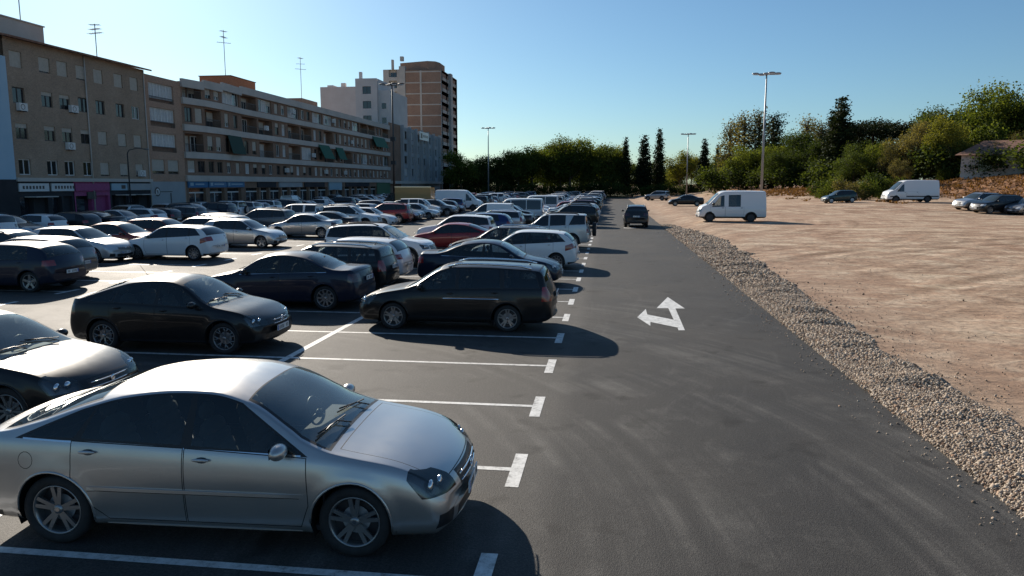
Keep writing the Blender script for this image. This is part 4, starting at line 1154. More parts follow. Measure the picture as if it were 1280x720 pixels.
arrow = [(0.733, 18.178), (1.0, 19.433), (0.999, 18.61), (1.596, 17.951), (1.596, 19.635), (1.292, 19.62), (1.73, 21.62), (2.023, 19.653), (1.779, 19.622), (1.733, 16.663), (1.589, 16.645), (1.601, 16.966), (1.022, 17.589), (0.992, 17.094)]
lm.add([(x, y_, Z) for x, y_ in arrow], [tuple(range(len(arrow)-1, -1, -1))])
quad(lm, 1.1, 2.0, 55.6, 56.3); quad(lm, 1.2, 1.7, 53.5, 54.6) if False else None
tag(lm.build('lane_arrow', M['line']), kind='structure')

# ------------------------------------------------------------------ gravel heap along the asphalt edge
def berm(x, y):
    w0 = 4.08; w1 = 5.5+.8*sstep((y-14)/22)-1.1*sstep((y-42)/18)+.30*noise.noise(Vector((0, y*.5, 7)))+.22*noise.noise(Vector((2, y*1.6, 3)))
    if y > 62: return 0
    t = (x-w0)/(w1-w0)
    if t <= 0 or t >= 1: return -.03
    h = math.sin(PI*t)**.8*(.06+.04*noise.noise(Vector((x*.8, y*.4, 1))))
    rid = noise.noise(Vector((x*.4, y*1.15, 5)))
    h += .17*max(0, rid+.05)*math.sin(PI*t)**.6
    return h*(1-sstep((y-48)/14))
bm_ = MB(); bx = [4.06+k*.11 for k in range(32)]; by = frange(5.5, 30, .14)+frange(30, 62, .4)
bm_.add([(x, y_, berm(x, y_)+max(0, terrain(x, y_))*.9-.004) for y_ in by for x in bx], [(j*32+i, j*32+i+1, (j+1)*32+i+1, (j+1)*32+i) for j in range(len(by)-1) for i in range(31)], 0, True)
def gravel_mat(name, stone):
    m, nt, b = new_mat(name); L = nt.links.new
    ge = N(nt, 'ShaderNodeNewGeometry'); tc = N(nt, 'ShaderNodeTexCoord')
    st = [(0, (.13, .095, .07)), (.3, (.28, .22, .165)), (.55, (.40, .325, .25)), (.8, (.56, .48, .385)), (1, (.32, .20, .13))]
    if stone:
        r_ = ramp(nt, st); L(ge.outputs['Random Per Island'], r_.inputs['Fac'])
    else:
        vo = N(nt, 'ShaderNodeTexVoronoi'); vo.inputs['Scale'].default_value = 22; L(tc.outputs['Object'], vo.inputs['Vector'])
        r_ = ramp(nt, [(0, (.10, .08, .06)), (.5, (.22, .18, .14)), (1, (.32, .26, .2))]); L(vo.outputs['Color'], r_.inputs['Fac'])
        bu = N(nt, 'ShaderNodeBump'); bu.inputs['Distance'].default_value = .04; L(vo.outputs['Distance'], bu.inputs['Height']); bu.invert = True; L(bu.outputs[0], b.inputs['Normal'])
    L(r_.outputs[0], b.inputs['Base Color']); b.inputs['Roughness'].default_value = .9; b.inputs['Specular IOR Level'].default_value = .2
    return m
tag(bm_.build('gravel_bed', gravel_mat('gravel_bed', False)), kind='structure')
def stones():
    rg = np.random.default_rng(4); bmx = bmesh.new(); bmesh.ops.create_icosphere(bmx, subdivisions=1, radius=1)
    V0 = np.array([v.co[:] for v in bmx.verts]); F0 = np.array([[v.index for v in f.verts] for f in bmx.faces]); bmx.free()
    protos = [V0*(1+.28*(rg.random((len(V0), 1))-.5))*np.array([1, .8, .6]) for _ in range(8)]
    pos = []
    def scatter(n, y0, y1, s0, s1, spread=0):
        c = 0
        while c < n:
            y_ = y0+(y1-y0)*rg.random(); x = 4.03+rg.random()*3.3
            h = berm(x, y_)
            if spread:
                x = (4.05+(abs(rg.normal())*spread if rg.random() < .5 else 1.4+abs(rg.normal())*.5)) if rg.random() < .75 else 4.12-abs(rg.normal())*.28; h = berm(x, y_)
                if x > 12: continue
                if h < 0: h = 0
            elif h < .0: continue
            s_ = s0+(s1-s0)*rg.random()**2.6
            pos.append((x, y_, h+max(0, terrain(x, y_))*.9+s_*.15, s_)); c += 1
    scatter(36000, 6.5, 14, .007, .030); scatter(350, 6.5, 20, .032, .055); scatter(17000, 14, 24, .014, .044); scatter(9000, 24, 40, .026, .065); scatter(4000, 40, 60, .045, .09)
    scatter(2600, 6.5, 24, .006, .026, 2.2); scatter(900, 20, 55, .015, .045, 2.6)
    n = len(pos); P = np.array(pos); V = np.empty((n*len(V0), 3), np.float32); F = np.empty((n*len(F0), 3), np.int32)
    nv = len(V0); nf = len(F0)
    for i in range(n):
        q = rg.normal(size=4); q /= np.linalg.norm(q); w, x, y_, z = q
        Rm = np.array([[1-2*(y_*y_+z*z), 2*(x*y_-z*w), 2*(x*z+y_*w)], [2*(x*y_+z*w), 1-2*(x*x+z*z), 2*(y_*z-x*w)], [2*(x*z-y_*w), 2*(y_*z+x*w), 1-2*(x*x+y_*y_)]])
        V[i*nv:(i+1)*nv] = (protos[i % 8]*P[i, 3])@Rm.T+P[i, :3]; F[i*nf:(i+1)*nf] = F0+i*nv
    me = bpy.data.meshes.new('gravel'); me.vertices.add(len(V)); me.vertices.foreach_set('co', V.ravel())
    me.loops.add(len(F)*3); me.loops.foreach_set('vertex_index', F.ravel()); me.polygons.add(len(F))
    me.polygons.foreach_set('loop_start', np.arange(0, len(F)*3, 3, dtype=np.int32)); me.polygons.foreach_set('loop_total', np.full(len(F), 3, np.int32))
    me.materials.append(gravel_mat('gravel_stone', True)); me.update(); me.validate()
    tag(mesh_obj('gravel', me), 'loose pale gravel heaped along the right edge of the asphalt lane', 'gravel', kind='stuff')
stones()

# ------------------------------------------------------------------ trees
def leaf_mat(name, c0, c1, trans=.35):
    m = bpy.data.materials.new(name); m.use_nodes = True; nt = m.node_tree; L = nt.links.new
    b = nt.nodes['Principled BSDF']; out = nt.nodes['Material Output']
    ge = N(nt, 'ShaderNodeNewGeometry'); oi = N(nt, 'ShaderNodeObjectInfo')
    tc = N(nt, 'ShaderNodeTexCoord'); no = N(nt, 'ShaderNodeTexNoise'); no.inputs['Scale'].default_value = .55; no.inputs['Detail'].default_value = 4; L(tc.outputs['Object'], no.inputs['Vector'])
    ad = N(nt, 'ShaderNodeMath', operation='ADD'); L(ge.outputs['Random Per Island'], ad.inputs[0]); L(no.outputs['Fac'], ad.inputs[1])
    ad2 = N(nt, 'ShaderNodeMath', operation='MULTIPLY_ADD'); ad2.inputs[1].default_value = .5; L(ad.outputs[0], ad2.inputs[0]); 
    mo = N(nt, 'ShaderNodeMath', operation='MULTIPLY_ADD'); mo.inputs[1].default_value = .3; mo.inputs[2].default_value = -.15; L(oi.outputs['Random'], mo.inputs[0]); L(mo.outputs[0], ad2.inputs[2])
    r_ = ramp(nt, [(.25, c0), (.8, c1)]); L(ad2.outputs[0], r_.inputs['Fac']); L(r_.outputs[0], b.inputs['Base Color'])
    b.inputs['Roughness'].default_value = .75; b.inputs['Specular IOR Level'].default_value = .1
    tl = N(nt, 'ShaderNodeBsdfTranslucent'); br = N(nt, 'ShaderNodeMix', data_type='RGBA', blend_type='MULTIPLY'); br.inputs['Factor'].default_value = 1; br.inputs['B'].default_value = (1.9, 1.7, .6, 1); L(r_.outputs[0], br.inputs['A']); L(br.outputs['Result'], tl.inputs[0])
    mx = N(nt, 'ShaderNodeMixShader'); mx.inputs[0].default_value = trans; L(b.outputs[0], mx.inputs[1]); L(tl.outputs[0], mx.inputs[2]); L(mx.outputs[0], out.inputs['Surface'])
    return m
M['leaf_dark'] = leaf_mat('leaf_dark', (.022, .038, .012), (.070, .098, .026), .35)
M['leaf_mid'] = leaf_mat('leaf_mid', (.036, .058, .014), (.115, .145, .034), .45)
M['leaf_light'] = leaf_mat('leaf_yellow', (.065, .08, .018), (.17, .175, .045), .42)
M['leaf_olive'] = leaf_mat('leaf_olive', (.05, .055, .028), (.17, .15, .075), .35)
M['leaf_cyp'] = leaf_mat('leaf_cypress', (.010, .018, .008), (.028, .040, .014), .1)
M['bark'] = simple('bark', (.09, .07, .05), .9, noise_amt=.4, nscale=4)
M['drygrass'] = leaf_mat('dry_grass', (.10, .055, .028), (.27, .15, .07), .2)
def leaves(centers, n, size, seed, squash=1., updown=0., spread=.75):
    """centers: list of (c, radii) lobes -> one mesh of n leaf-clump quads grouped in twig clusters"""
    rg = np.random.default_rng(seed); V = []; w = np.array([r_[0]*r_[1]*r_[2] for c, r_ in centers])**.75; w = w/w.sum()
    cl = 14; nc = n//cl
    ks = rg.choice(len(centers), nc, p=w); out = np.empty((nc*cl*4, 3), np.float32); q = 0
    for k in ks:
        c, r_ = centers[k]; d = rg.normal(size=3); d /= np.linalg.norm(d); rad = rg.random()**.42*.96
        cc = np.array(c)+d*np.array(r_)*rad; cs = size*(1.3+1.5*rg.random())
        for _ in range(cl):
            p = cc+rg.normal(size=3)*cs*spread*np.array([1, 1, squash])
            a = rg.normal(size=3); a /= np.linalg.norm(a)
            if updown: a = a*(1-updown)+np.array([0, 0, 1.])*updown; a /= np.linalg.norm(a)
            b = np.cross(a, rg.normal(size=3)); b /= np.linalg.norm(b)
            s_ = size*(.55+.7*rg.random()); w_ = s_*(.55+.3*rg.random())
            out[q] = p-a*s_*.5-b*w_*.15; out[q+1] = p+b*w_*.5; out[q+2] = p+a*s_*.5; out[q+3] = p-b*w_*.5; q += 4
    return out
def quads_mesh(name, V, mat):
    n = len(V)//4; me = bpy.data.meshes.new(name); me.vertices.add(len(V)); me.vertices.foreach_set('co', V.ravel())
    me.loops.add(len(V)); me.loops.foreach_set('vertex_index', np.arange(len(V), dtype=np.int32)); me.polygons.add(n)
    me.polygons.foreach_set('loop_start', np.arange(0, len(V), 4, dtype=np.int32)); me.polygons.foreach_set('loop_total', np.full(n, 4, np.int32))
    me.materials.append(mat); me.update(); return me
def trunk_mesh(h, r0, forks, seed):
    rnd = random.Random(seed); mb = MB(); spread = 1. if h < 7 else .22
    mb.tube([(0, 0, -.4), (rnd.uniform(-.1, .1), rnd.uniform(-.1, .1), h*.5), (rnd.uniform(-.2, .2), rnd.uniform(-.2, .2), h)], [r0*1.25, r0*.8, r0*.45], 8)
    for k in range(forks):
        a = rnd.uniform(0, 2*PI); z0 = h*rnd.uniform(.35, .9); ln = rnd.uniform(.25, .5)*h
        mb.tube([(0, 0, z0), (math.cos(a)*ln*.5*spread, math.sin(a)*ln*.5*spread, z0+ln*.45*(.3+.7*spread)), (math.cos(a)*ln*.85*spread, math.sin(a)*ln*.85*spread, z0+ln*(.3+.7*spread))], [r0*.45, r0*.28, r0*.08], 6)
    return mb.mesh('trunk', [M['bark']])
def lobes_round(seed, rx, z0, z1, n):
    rnd = random.Random(seed); L_ = [((0, 0, (z0+z1)/2), (rx*.62, rx*.62, (z1-z0)*.40))]
    for k in range(n):
        a = rnd.uniform(0, 2*PI); t = rnd.uniform(.0, 1); rr = rx*(.35+.45*math.sin(PI*(.15+.75*t)))*rnd.uniform(.7, 1.15)
        s_ = rx*rnd.uniform(.24, .42)
        L_.append(((rr*math.cos(a), rr*math.sin(a), z0+(z1-z0)*(.12+.78*t)), (s_, s_, s_*rnd.uniform(.6, .9))))
    return L_
TREES = {}
def mk_tree(key, name, lobes, n, size, mat, trunk_h, trunk_r, forks, seed, **kw):
    TREES[key] = (name, quads_mesh('crown', leaves(lobes, n, size, seed, **kw), M[mat]), trunk_mesh(trunk_h, trunk_r, forks, seed))
# unit trees about 10 m tall
for i in range(3):
    mk_tree('round%d' % i, 'broadleaf_tree', lobes_round(10+i, 4.2, 2.6, 9.8, 16), 17000, .25, 'leaf_mid', 5.5, .22, 7, 20+i)
    mk_tree('dark%d' % i, 'broadleaf_tree', lobes_round(30+i, 4.6, 1.0, 9.6, 18), 18000, .25, 'leaf_dark', 5.5, .25, 7, 40+i)
mk_tree('light0', 'broadleaf_tree', lobes_round(50, 3.6, 2.8, 9.8, 15), 12500, .25, 'leaf_light', 6, .18, 8, 60)
mk_tree('light1', 'broadleaf_tree', lobes_round(51, 3.3, 2.2, 9.8, 13), 11000, .25, 'leaf_light', 6, .18, 8, 61)
mk_tree('olive0', 'olive_tree', lobes_round(55, 3.6, 2.0, 9.6, 12), 9500, .24, 'leaf_olive', 6, .2, 10, 63)
cyp = [((0, 0, .9+k*.62), (.98*(1-k/15)**.75*min(1, .6+k*.2), .98*(1-k/15)**.75*min(1, .6+k*.2), .55)) for k in range(15)]
mk_tree('cypress', 'cypress_tree', cyp, 9000, .19, 'leaf_cyp', 2, .18, 0, 70, updown=.6, spread=.35)
pine = [((0, 0, 1.5+k*.95), (3.0-.27*k, 3.0-.27*k, .45)) for k in range(9)]
mk_tree('pine', 'conifer_tree', pine, 10000, .24, 'leaf_cyp', 9, .2, 8, 71, squash=.6)
umb = [((math.cos(a)*3.3*q, math.sin(a)*3.3*q, 8.3-q*.6), (1.8, 1.8, 1.15)) for q, a in [(0, 0)]+[(1, k*2*PI/7) for k in range(7)]+[(.5, k*2*PI/4+.3) for k in range(4)]]
mk_tree('umbrella', 'umbrella_pine', umb, 14000, .22, 'leaf_cyp', 7.5, .25, 8, 72, squash=.7)
pop = [((random.Random(k).uniform(-.5, .5), random.Random(k+50).uniform(-.5, .5), 2.2+k*.72), (1.05-.05*k, 1.05-.05*k, .6)) for k in range(11)]
mk_tree('poplar', 'poplar_tree', pop, 4600, .22, 'leaf_olive', 9.6, .15, 10, 73)
bush = lobes_round(80, 1.7, .1, 2.6, 9)
mk_tree('bush', 'leafy_shrub', bush, 4200, .16, 'leaf_mid', 1.2, .06, 4, 81)
mk_tree('bush2', 'leafy_shrub', lobes_round(83, 1.8, .1, 2.4, 8), 3600, .17, 'leaf_olive', 1.2, .06, 4, 84)
mk_tree('bush3', 'leafy_shrub', lobes_round(86, 1.9, .1, 2.8, 10), 3200, .24, 'leaf_dark', 1.2, .06, 4, 87)
def plant_tree(key, x, y, h, wid=1., label='', group=None, rz=None, z=None, cat=None):
    name, cm, tm = TREES[key]; unit = 2.7 if key.startswith('bush') else 10.4
    if key in ('cypress',): unit = 10.6
    if z is None: z = terrain(x, y) if x > 4.3 else (.6 if y > 180 else 0)
    s_ = h/unit
    rt = empty(name, (x, y, z-.05), random.uniform(0, 6.28) if rz is None else rz); rt.scale = (s_*wid, s_*wid, s_)
    tag(rt, label, cat or ('shrub' if 'shrub' in name else 'tree'), group)
    a = mesh_obj('crown', cm, rt); b = mesh_obj('trunk', tm, rt)
    return rt
# ------------------------------------------------------------------ buildings
M['brick_grey'] = None
def wall_mat(name, c0, c1, brick=True, scale=4.):
    m, nt, b = new_mat(name); L = nt.links.new
    tc = N(nt, 'ShaderNodeTexCoord'); n1 = N(nt, 'ShaderNodeTexNoise'); n1.inputs['Scale'].default_value = .35; n1.inputs['Detail'].default_value = 8; n1.inputs['Roughness'].default_value = .7; L(tc.outputs['Object'], n1.inputs['Vector'])
    r_ = ramp(nt, [(.3, c0), (.7, c1)]); L(n1.outputs['Fac'], r_.inputs['Fac']); cur = r_.outputs[0]
    if brick:
        sx = N(nt, 'ShaderNodeSeparateXYZ'); L(tc.outputs['Object'], sx.inputs[0]); ad = N(nt, 'ShaderNodeMath', operation='ADD'); L(sx.outputs['X'], ad.inputs[0]); L(sx.outputs['Y'], ad.inputs[1])
        cb = N(nt, 'ShaderNodeCombineXYZ'); L(ad.outputs[0], cb.inputs['X']); L(sx.outputs['Z'], cb.inputs['Y'])
        br = N(nt, 'ShaderNodeTexBrick'); br.inputs['Scale'].default_value = scale; br.inputs['Color1'].default_value = (.8, .8, .8, 1); br.inputs['Color2'].default_value = (1.15, 1.1, 1.05, 1); br.inputs['Mortar'].default_value = (1.1, 1.1, 1.1, 1); br.inputs['Mortar Size'].default_value = .015
        L(cb.outputs[0], br.inputs['Vector'])
        mx = N(nt, 'ShaderNodeMix', data_type='RGBA', blend_type='MULTIPLY'); mx.inputs['Factor'].default_value = 1; L(cur, mx.inputs['A']); L(br.outputs['Color'], mx.inputs['B']); cur = mx.outputs['Result']
    L(cur, b.inputs['Base Color']); b.inputs['Roughness'].default_value = .9; b.inputs['Specular IOR Level'].default_value = .2
    return m
M['wall1'] = wall_mat('brick_buff', (.28, .21, .155), (.38, .295, .225))
M['wall2'] = wall_mat('brick_brown', (.20, .13, .095), (.28, .19, .14))
M['wall2a'] = wall_mat('brick_orange', (.36, .235, .17), (.44, .30, .22))
M['towerbrick'] = wall_mat('brick_tower', (.26, .175, .135), (.34, .235, .18)); M['pale_grey'] = wall_mat('render_pale_grey', (.36, .35, .33), (.46, .45, .42), False)
M['wallred'] = wall_mat('brick_red', (.40, .17, .09), (.48, .22, .13))
M['conc'] = wall_mat('band_concrete', (.42, .39, .35), (.54, .50, .455), False)
M['white_wall'] = wall_mat('render_white', (.62, .54, .49), (.72, .65, .60), False)
M['pale_wall'] = wall_mat('render_pale', (.52, .50, .48), (.62, .60, .58), False)
M['bluewall'] = wall_mat('render_blue', (.34, .48, .58), (.40, .54, .64), False)
M['greywall'] = wall_mat('render_grey', (.30, .32, .33), (.38, .40, .41), False)
M['darkwall'] = wall_mat('shop_dark', (.030, .030, .034), (.055, .055, .06), False)
M['pink'] = simple('shop_pink', (.30, .055, .16), .6, noise_amt=.15)
M['signblue'] = simple('sign_blue', (.02, .14, .30), .4)
M['signpale'] = simple('sign_pale_blue', (.28, .42, .50), .4)
M['signwhite'] = simple('sign_white', (.6, .62, .62), .4)
M['green'] = simple('green_front', (.06, .14, .07), .6)
M['awning'] = simple('awning_green', (.015, .10, .06), .8)
M['awning_dark'] = simple('awning_dark_green', (.012, .045, .03), .8)
M['frame_white'] = simple('frame_white', (.62, .62, .60), .5)
M['frame_dark'] = simple('frame_dark', (.06, .05, .045), .5)
M['shutter'] = simple('roller_shutter', (.42, .38, .32), .7, noise_amt=.1)
M['curtain'] = simple('curtain', (.50, .50, .49), .8, noise_amt=.15)
M['bglass'] = simple('window_glass_building', (.02, .024, .03), .06, 0, .9)
M['ac'] = simple('air_conditioner_white', (.62, .62, .60), .5)
M['tile'] = simple('roof_tile', (.22, .11, .07), .9, noise_amt=.35, nscale=3)
M['metal'] = simple('galvanised', (.30, .31, .32), .5, .6)
M['metal_dark'] = simple('dark_steel', (.03, .032, .035), .5, .4)
M['rail'] = simple('balcony_rail', (.05, .05, .05), .5)

class Fac:
    """a facade: origin (x,y), heading of the facade line; s runs along it, t outward"""
    def __init__(s, ox, oy, ang, root):
        s.o = Vector((ox, oy, 0)); s.d = Vector((math.cos(ang), math.sin(ang), 0)); s.n = Vector((s.d.y, -s.d.x, 0)); s.root = root; s.r0 = root.location.copy()
    def P(s, a, t, z): return (s.o+s.d*a+s.n*t+Vector((0, 0, z))-s.r0)[:]
    def box(s, mb, a0, a1, t0, t1, z0, z1, mi=0):
        v = [s.P(a, t, z) for z in (z0, z1) for a, t in ((a0, t0), (a1, t0), (a1, t1), (a0, t1))]
        mb.add(v, [(0,1,2,3),(4,7,6,5),(0,4,5,1),(1,5,6,2),(2,6,7,3),(3,7,4,0)], mi)
    def wall(s, mb, a0, a1, z0, z1, ops, depth=.2, mi=0, back=True):
        A = sorted({a0, a1}|{min(max(v, a0), a1) for o in ops for v in o[:2]}); Zs = sorted({z0, z1}|{min(max(v, z0), z1) for o in ops for v in o[2:4]})
        for i in range(len(A)-1):
            for j in range(len(Zs)-1):
                ca, cz = (A[i]+A[i+1])/2, (Zs[j]+Zs[j+1])/2
                if any(o[0] < ca < o[1] and o[2] < cz < o[3] for o in ops): continue
                mb.add([s.P(A[i], 0, Zs[j]), s.P(A[i+1], 0, Zs[j]), s.P(A[i+1], 0, Zs[j+1]), s.P(A[i], 0, Zs[j+1])], [(0, 1, 2, 3)], mi)
        for o in ops:
            d = o[4] if len(o) > 4 else depth; x0, x1, y0, y1 = o[:4]
            q = [(x0, y0), (x1, y0), (x1, y1), (x0, y1)]
            for k in range(4):
                (ax, az), (bx, bz) = q[k], q[(k+1) % 4]
                mb.add([s.P(ax, 0, az), s.P(bx, 0, bz), s.P(bx, -d, bz), s.P(ax, -d, az)], [(3, 2, 1, 0)], mi)
            mb.add([s.P(x0, -d, y0), s.P(x1, -d, y0), s.P(x1, -d, y1), s.P(x0, -d, y1)], [(0, 1, 2, 3)], mi)
    def window(s, a0, a1, z0, z1, depth=.2, kind='dark', shut=0.):
        """window part with frame, pane and perhaps a half-lowered shutter"""
        fm = MB(); t = -depth+.02; w = .07
        mat = M['frame_white'] if kind in ('white', 'curtain') else M['frame_dark']
        for q in ((a0, a0+w, z0, z1), (a1-w, a1, z0, z1), (a0+w, a1-w, z0, z0+w), (a0+w, a1-w, z1-w, z1), ((a0+a1)/2-w/2, (a0+a1)/2+w/2, z0+w, z1-w)):
            s.box(fm, q[0], q[1], t, t+.06, q[2], q[3])
        fo = fm.build('window', [mat], s.root)
        pm_ = MB(); pm_.add([s.P(a0+.01, t+.02, z0+.01), s.P(a1-.01, t+.02, z0+.01), s.P(a1-.01, t+.02, z1-.01), s.P(a0+.01, t+.02, z1-.01)], [(0, 1, 2, 3)])
        o = pm_.build('pane', [M['curtain'] if kind == 'curtain' else M['bglass']], fo)
        if shut > 0:
            sm = MB(); s.box(sm, a0+.01, a1-.01, t+.065, t+.09, z1-(z1-z0)*shut, z1-.005); sm.build('shutter', [M['shutter']], fo)
        return fo
def ac_unit(F, a, z, t=.0):
    mb = MB(); F.box(mb, a-.42, a+.42, t+.05, t+.36, z, z+.6)
    c = F.P(a-.08, t+.365, z+.3)
    ring = []
    for k in range(17): ring.append(tuple(Vector(c)+F.d*(.2*math.cos(2*PI*k/16))+Vector((0, 0, .2*math.sin(2*PI*k/16)))))
    mb.tube(ring, .02, 4, 1, False); F.box(mb, a-.3, a-.26, t, t+.36, z-.06, z, 1); F.box(mb, a+.26, a+.3, t, t+.36, z-.06, z, 1)
    mb.build('air_conditioner', [M['ac'], M['trim']], F.root)
def roof_antenna(F, a, t, z, h, seed=0):
    rnd = random.Random(seed); mb = MB(); b = Vector(F.P(a, t, z))
    mb.tube([b, b+Vector((0, 0, h))], .045, 5)
    for k, zz in enumerate((.72, .84, .97)):
        L_ = .9-.2*k; an = rnd.uniform(0, 3); v = Vector((math.cos(an), math.sin(an), 0))
        c = b+Vector((0, 0, h*zz)); mb.tube([c-v*L_, c+v*L_], .03, 4); w = Vector((-v.y, v.x, 0))
        for q in range(-3, 4): mb.tube([c+v*(q*L_/3.2)-w*.3, c+v*(q*L_/3.2)+w*.3], .02, 3)
    mb.build('roof_antenna', [M['metal']], F.root)
def rail_bars(F, mb, a0, a1, t, z0, z1, step=.14, mi=0):
    mb = MB()
    F.box(mb, a0, a1, t-.03, t, z1-.05, z1, mi)
    a = a0
    while a < a1: F.box(mb, a, a+.025, t-.025, t-.005, z0, z1-.05, mi); a += step
    mb.build('balcony_railing', [M['rail']], F.root)

FX = -46.5
# --- pale blue building cut by the left edge
r_ = empty('apartment_building', (FX, 45, 0)); tag(r_, 'pale blue rendered apartment building at the left edge, beside the buff brick block', 'building')
F = Fac(FX+.15, 36, PI/2, r_); mb = MB(); ops = [(a, a+1.5, z, z+1.5) for z in (4.2, 7.1, 10.0) for a in (2, 6, 10, 13.8)]
F.wall(mb, 0, 17.37, 3.6, 13.0, ops); F.wall(mb, 0, 17.37, 0, 3.6, [(1, 5, 0, 3), (6, 10, 0, 3), (11, 15.5, 0, 3, .6)], mi=1); F.box(mb, 0, 17.37, -12, -.7, 0, 13.05)
mb.build('wall', [M['bluewall'], M['darkwall']], r_)
for o in ops: F.window(*o, kind='white', shut=.4)
# --- buff brick block
r_ = empty('apartment_building', (FX, 61, 0)); tag(r_, 'four-storey buff brick block with air conditioners above the pink shop', 'building')
F = Fac(FX, 53.4, PI/2, r_); mb = MB(); LB = 17.6
cols = [54.55, 57.57, 59.6, 61.88, 64.13, 66.93, 69.3]; ops = []; info = []
for ri, z in enumerate((4.6, 7.42, 10.2, 12.97)):
    for ci, c in enumerate(cols):
        w = 1.25; a = c-53.4; ops.append((a-w/2, a+w/2, z-.62, z+.62)); info.append((ri, ci))
F.wall(mb, 0, LB, 3.75, 14.55, ops); F.box(mb, 0, LB, -12, -.5, 3.5, 14.5, 0)
F.box(mb, 0, LB, 0.003, .25, 3.45, 3.75, 1)
mb.build('wall', [M['wall1'], M['conc']], r_)
for o, (ri, ci) in zip(ops, info):
    if ri == 3: F.window(*o, kind='dark', shut=1.0 if ci not in (1, 3) else .9)
    elif ri == 2: F.window(*o, kind='white' if ci == 6 else 'dark', shut=.25 if ci in (1, 2) else 0)
    elif ri == 1: F.window(*o, kind='dark', shut=.3 if ci < 4 else .95)
    else: F.window(*o, kind='white' if ci < 4 else 'dark', shut=0 if ci < 4 else .9)
for ci, z in ((0, 9.0), (2, 9.4), (2, 6.2), (6, 4.0)): ac_unit(F, cols[ci]-53.4+(.75 if ci == 2 and z > 9 else 0), z)
for a in (8.9, 17.4):
    mb = MB(); mb.tube([F.P(a, .08, .2), F.P(a, .08, 14.5)], .06, 6); mb.build('drainpipe', [M['conc']], r_)
rf = MB(); 
for a0, a1, t0, z0, t1, z1 in ((-.3, LB+.3, .7, 14.6, -6, 16.0), (-.3, LB+.3, -12.5, 14.6, -6, 16.0)):
    v = [F.P(a0, t0, z0), F.P(a1, t0, z0), F.P(a1, t1, z1), F.P(a0, t1, z1)]; v2 = [(x, y, z-.15) for x, y, z in v]
    rf.add(v+v2, [(0, 1, 2, 3), (7, 6, 5, 4), (0, 4, 5, 1), (1, 5, 6, 2), (2, 6, 7, 3), (3, 7, 4, 0)])
rf.build('roof', [M['tile']], r_)
mb = MB(); F.box(mb, -.6, 8.4, -7.5, -3.2, 14.6, 16.9); F.box(mb, -.7, 8.5, -7.6, -3.1, 16.9, 17.0); mb.build('stair_tower', [M['conc']], r_)
roof_antenna(F, 7.4, -4.5, 17.0, 3.2, 1); roof_antenna(F, 17.0, -4.5, 15.8, 3.2, 2)
# ground-floor shops
sh_ = [(.2, 3.4, 'dark', 'signwhite'), (3.7, 6.3, 'dark', 'signwhite'), (6.5, 11.0, 'pink', 'pink'), (11.3, 13.6, 'dark', 'signpale'), (13.8, 17.3, 'dark', 'greywall')]
for k, (a0, a1, wm, sg) in enumerate(sh_):
    mb = MB(); F.wall(mb, a0-.15, a1+.15, 0, 3.45, [(a0+.1, (a0+a1)/2-.1, .1, 2.2, .5), ((a0+a1)/2+.1, a1-.1, .5, 2.2, .3)], mi=0); 
    F.box(mb, a0+.12, (a0+a1)/2-.12, -.45, -.40, .1, 2.2, 1)
    sf = mb.build('shopfront', [M['pink'] if wm == 'pink' else M['darkwall'], M['bglass']], r_)
    mb = MB(); F.box(mb, a0, a1, .02, .14, 2.65, 3.3)
    if k < 2:
        for q in range(7): F.box(mb, a0+.35+q*.35, a0+.35+q*.35+.2, .14, .15, 2.85, 3.1, 1)
    if k == 2: F.box(mb, a0+1.5, a0+2.6, .0, .13, 1.9, 2.55, 1)
    if k == 3: F.box(mb, a1-.9, a1-.3, .14, .152, 2.8, 3.15, 1)
    mb.build('shop_sign', [M[sg], M['frame_dark']], sf)
    if k in (0, 3, 4):
        mb = MB(); F.box(mb, a0+.6, a1-.2, .02, 1.1, 2.18, 2.26); mb.build('canopy', [M['conc']], sf)
# --- brown brick corner building with concrete bands
r_ = empty('apartment_building', (FX-6, 110, 0)); tag(r_, 'long brown brick building with pale concrete bands and orange roof hut', 'building')
wall = MB(); bands = MB(); BZ = [(3.55, 4.2), (6.1, 6.8), (9.1, 9.8), (12.0, 12.7), (14.55, 15.45)]
rnd = random.Random(11); wins = []; rails = MB()
Fa = Fac(FX-.3, 71.05, PI/2, r_)                         # orange glazed-balcony bay
opsa = [(1.0, 5.4, z, z+1.9, .5) for z in (6.6, 9.2, 11.7)]+[(.8, 3.0, 4.3, 5.8), (3.6, 5.6, 4.3, 5.8)]
Fa.wall(wall, 0, 6.8, 0, 14.3, opsa, mi=1)
for i, o in enumerate(opsa[:3]):
    for k in range(4): wins.append((Fa, o[0]+k*1.1, o[0]+k*1.1+1.1, o[2]+(.35 if i == 2 else .5), o[3], .25, 'curtain', 0))
    rail_bars(Fa, rails, o[0], o[1], -.02, o[2], o[2]+.55)
for o in opsa[3:]: wins.append((Fa, *o[:4], .2, 'dark', .8))
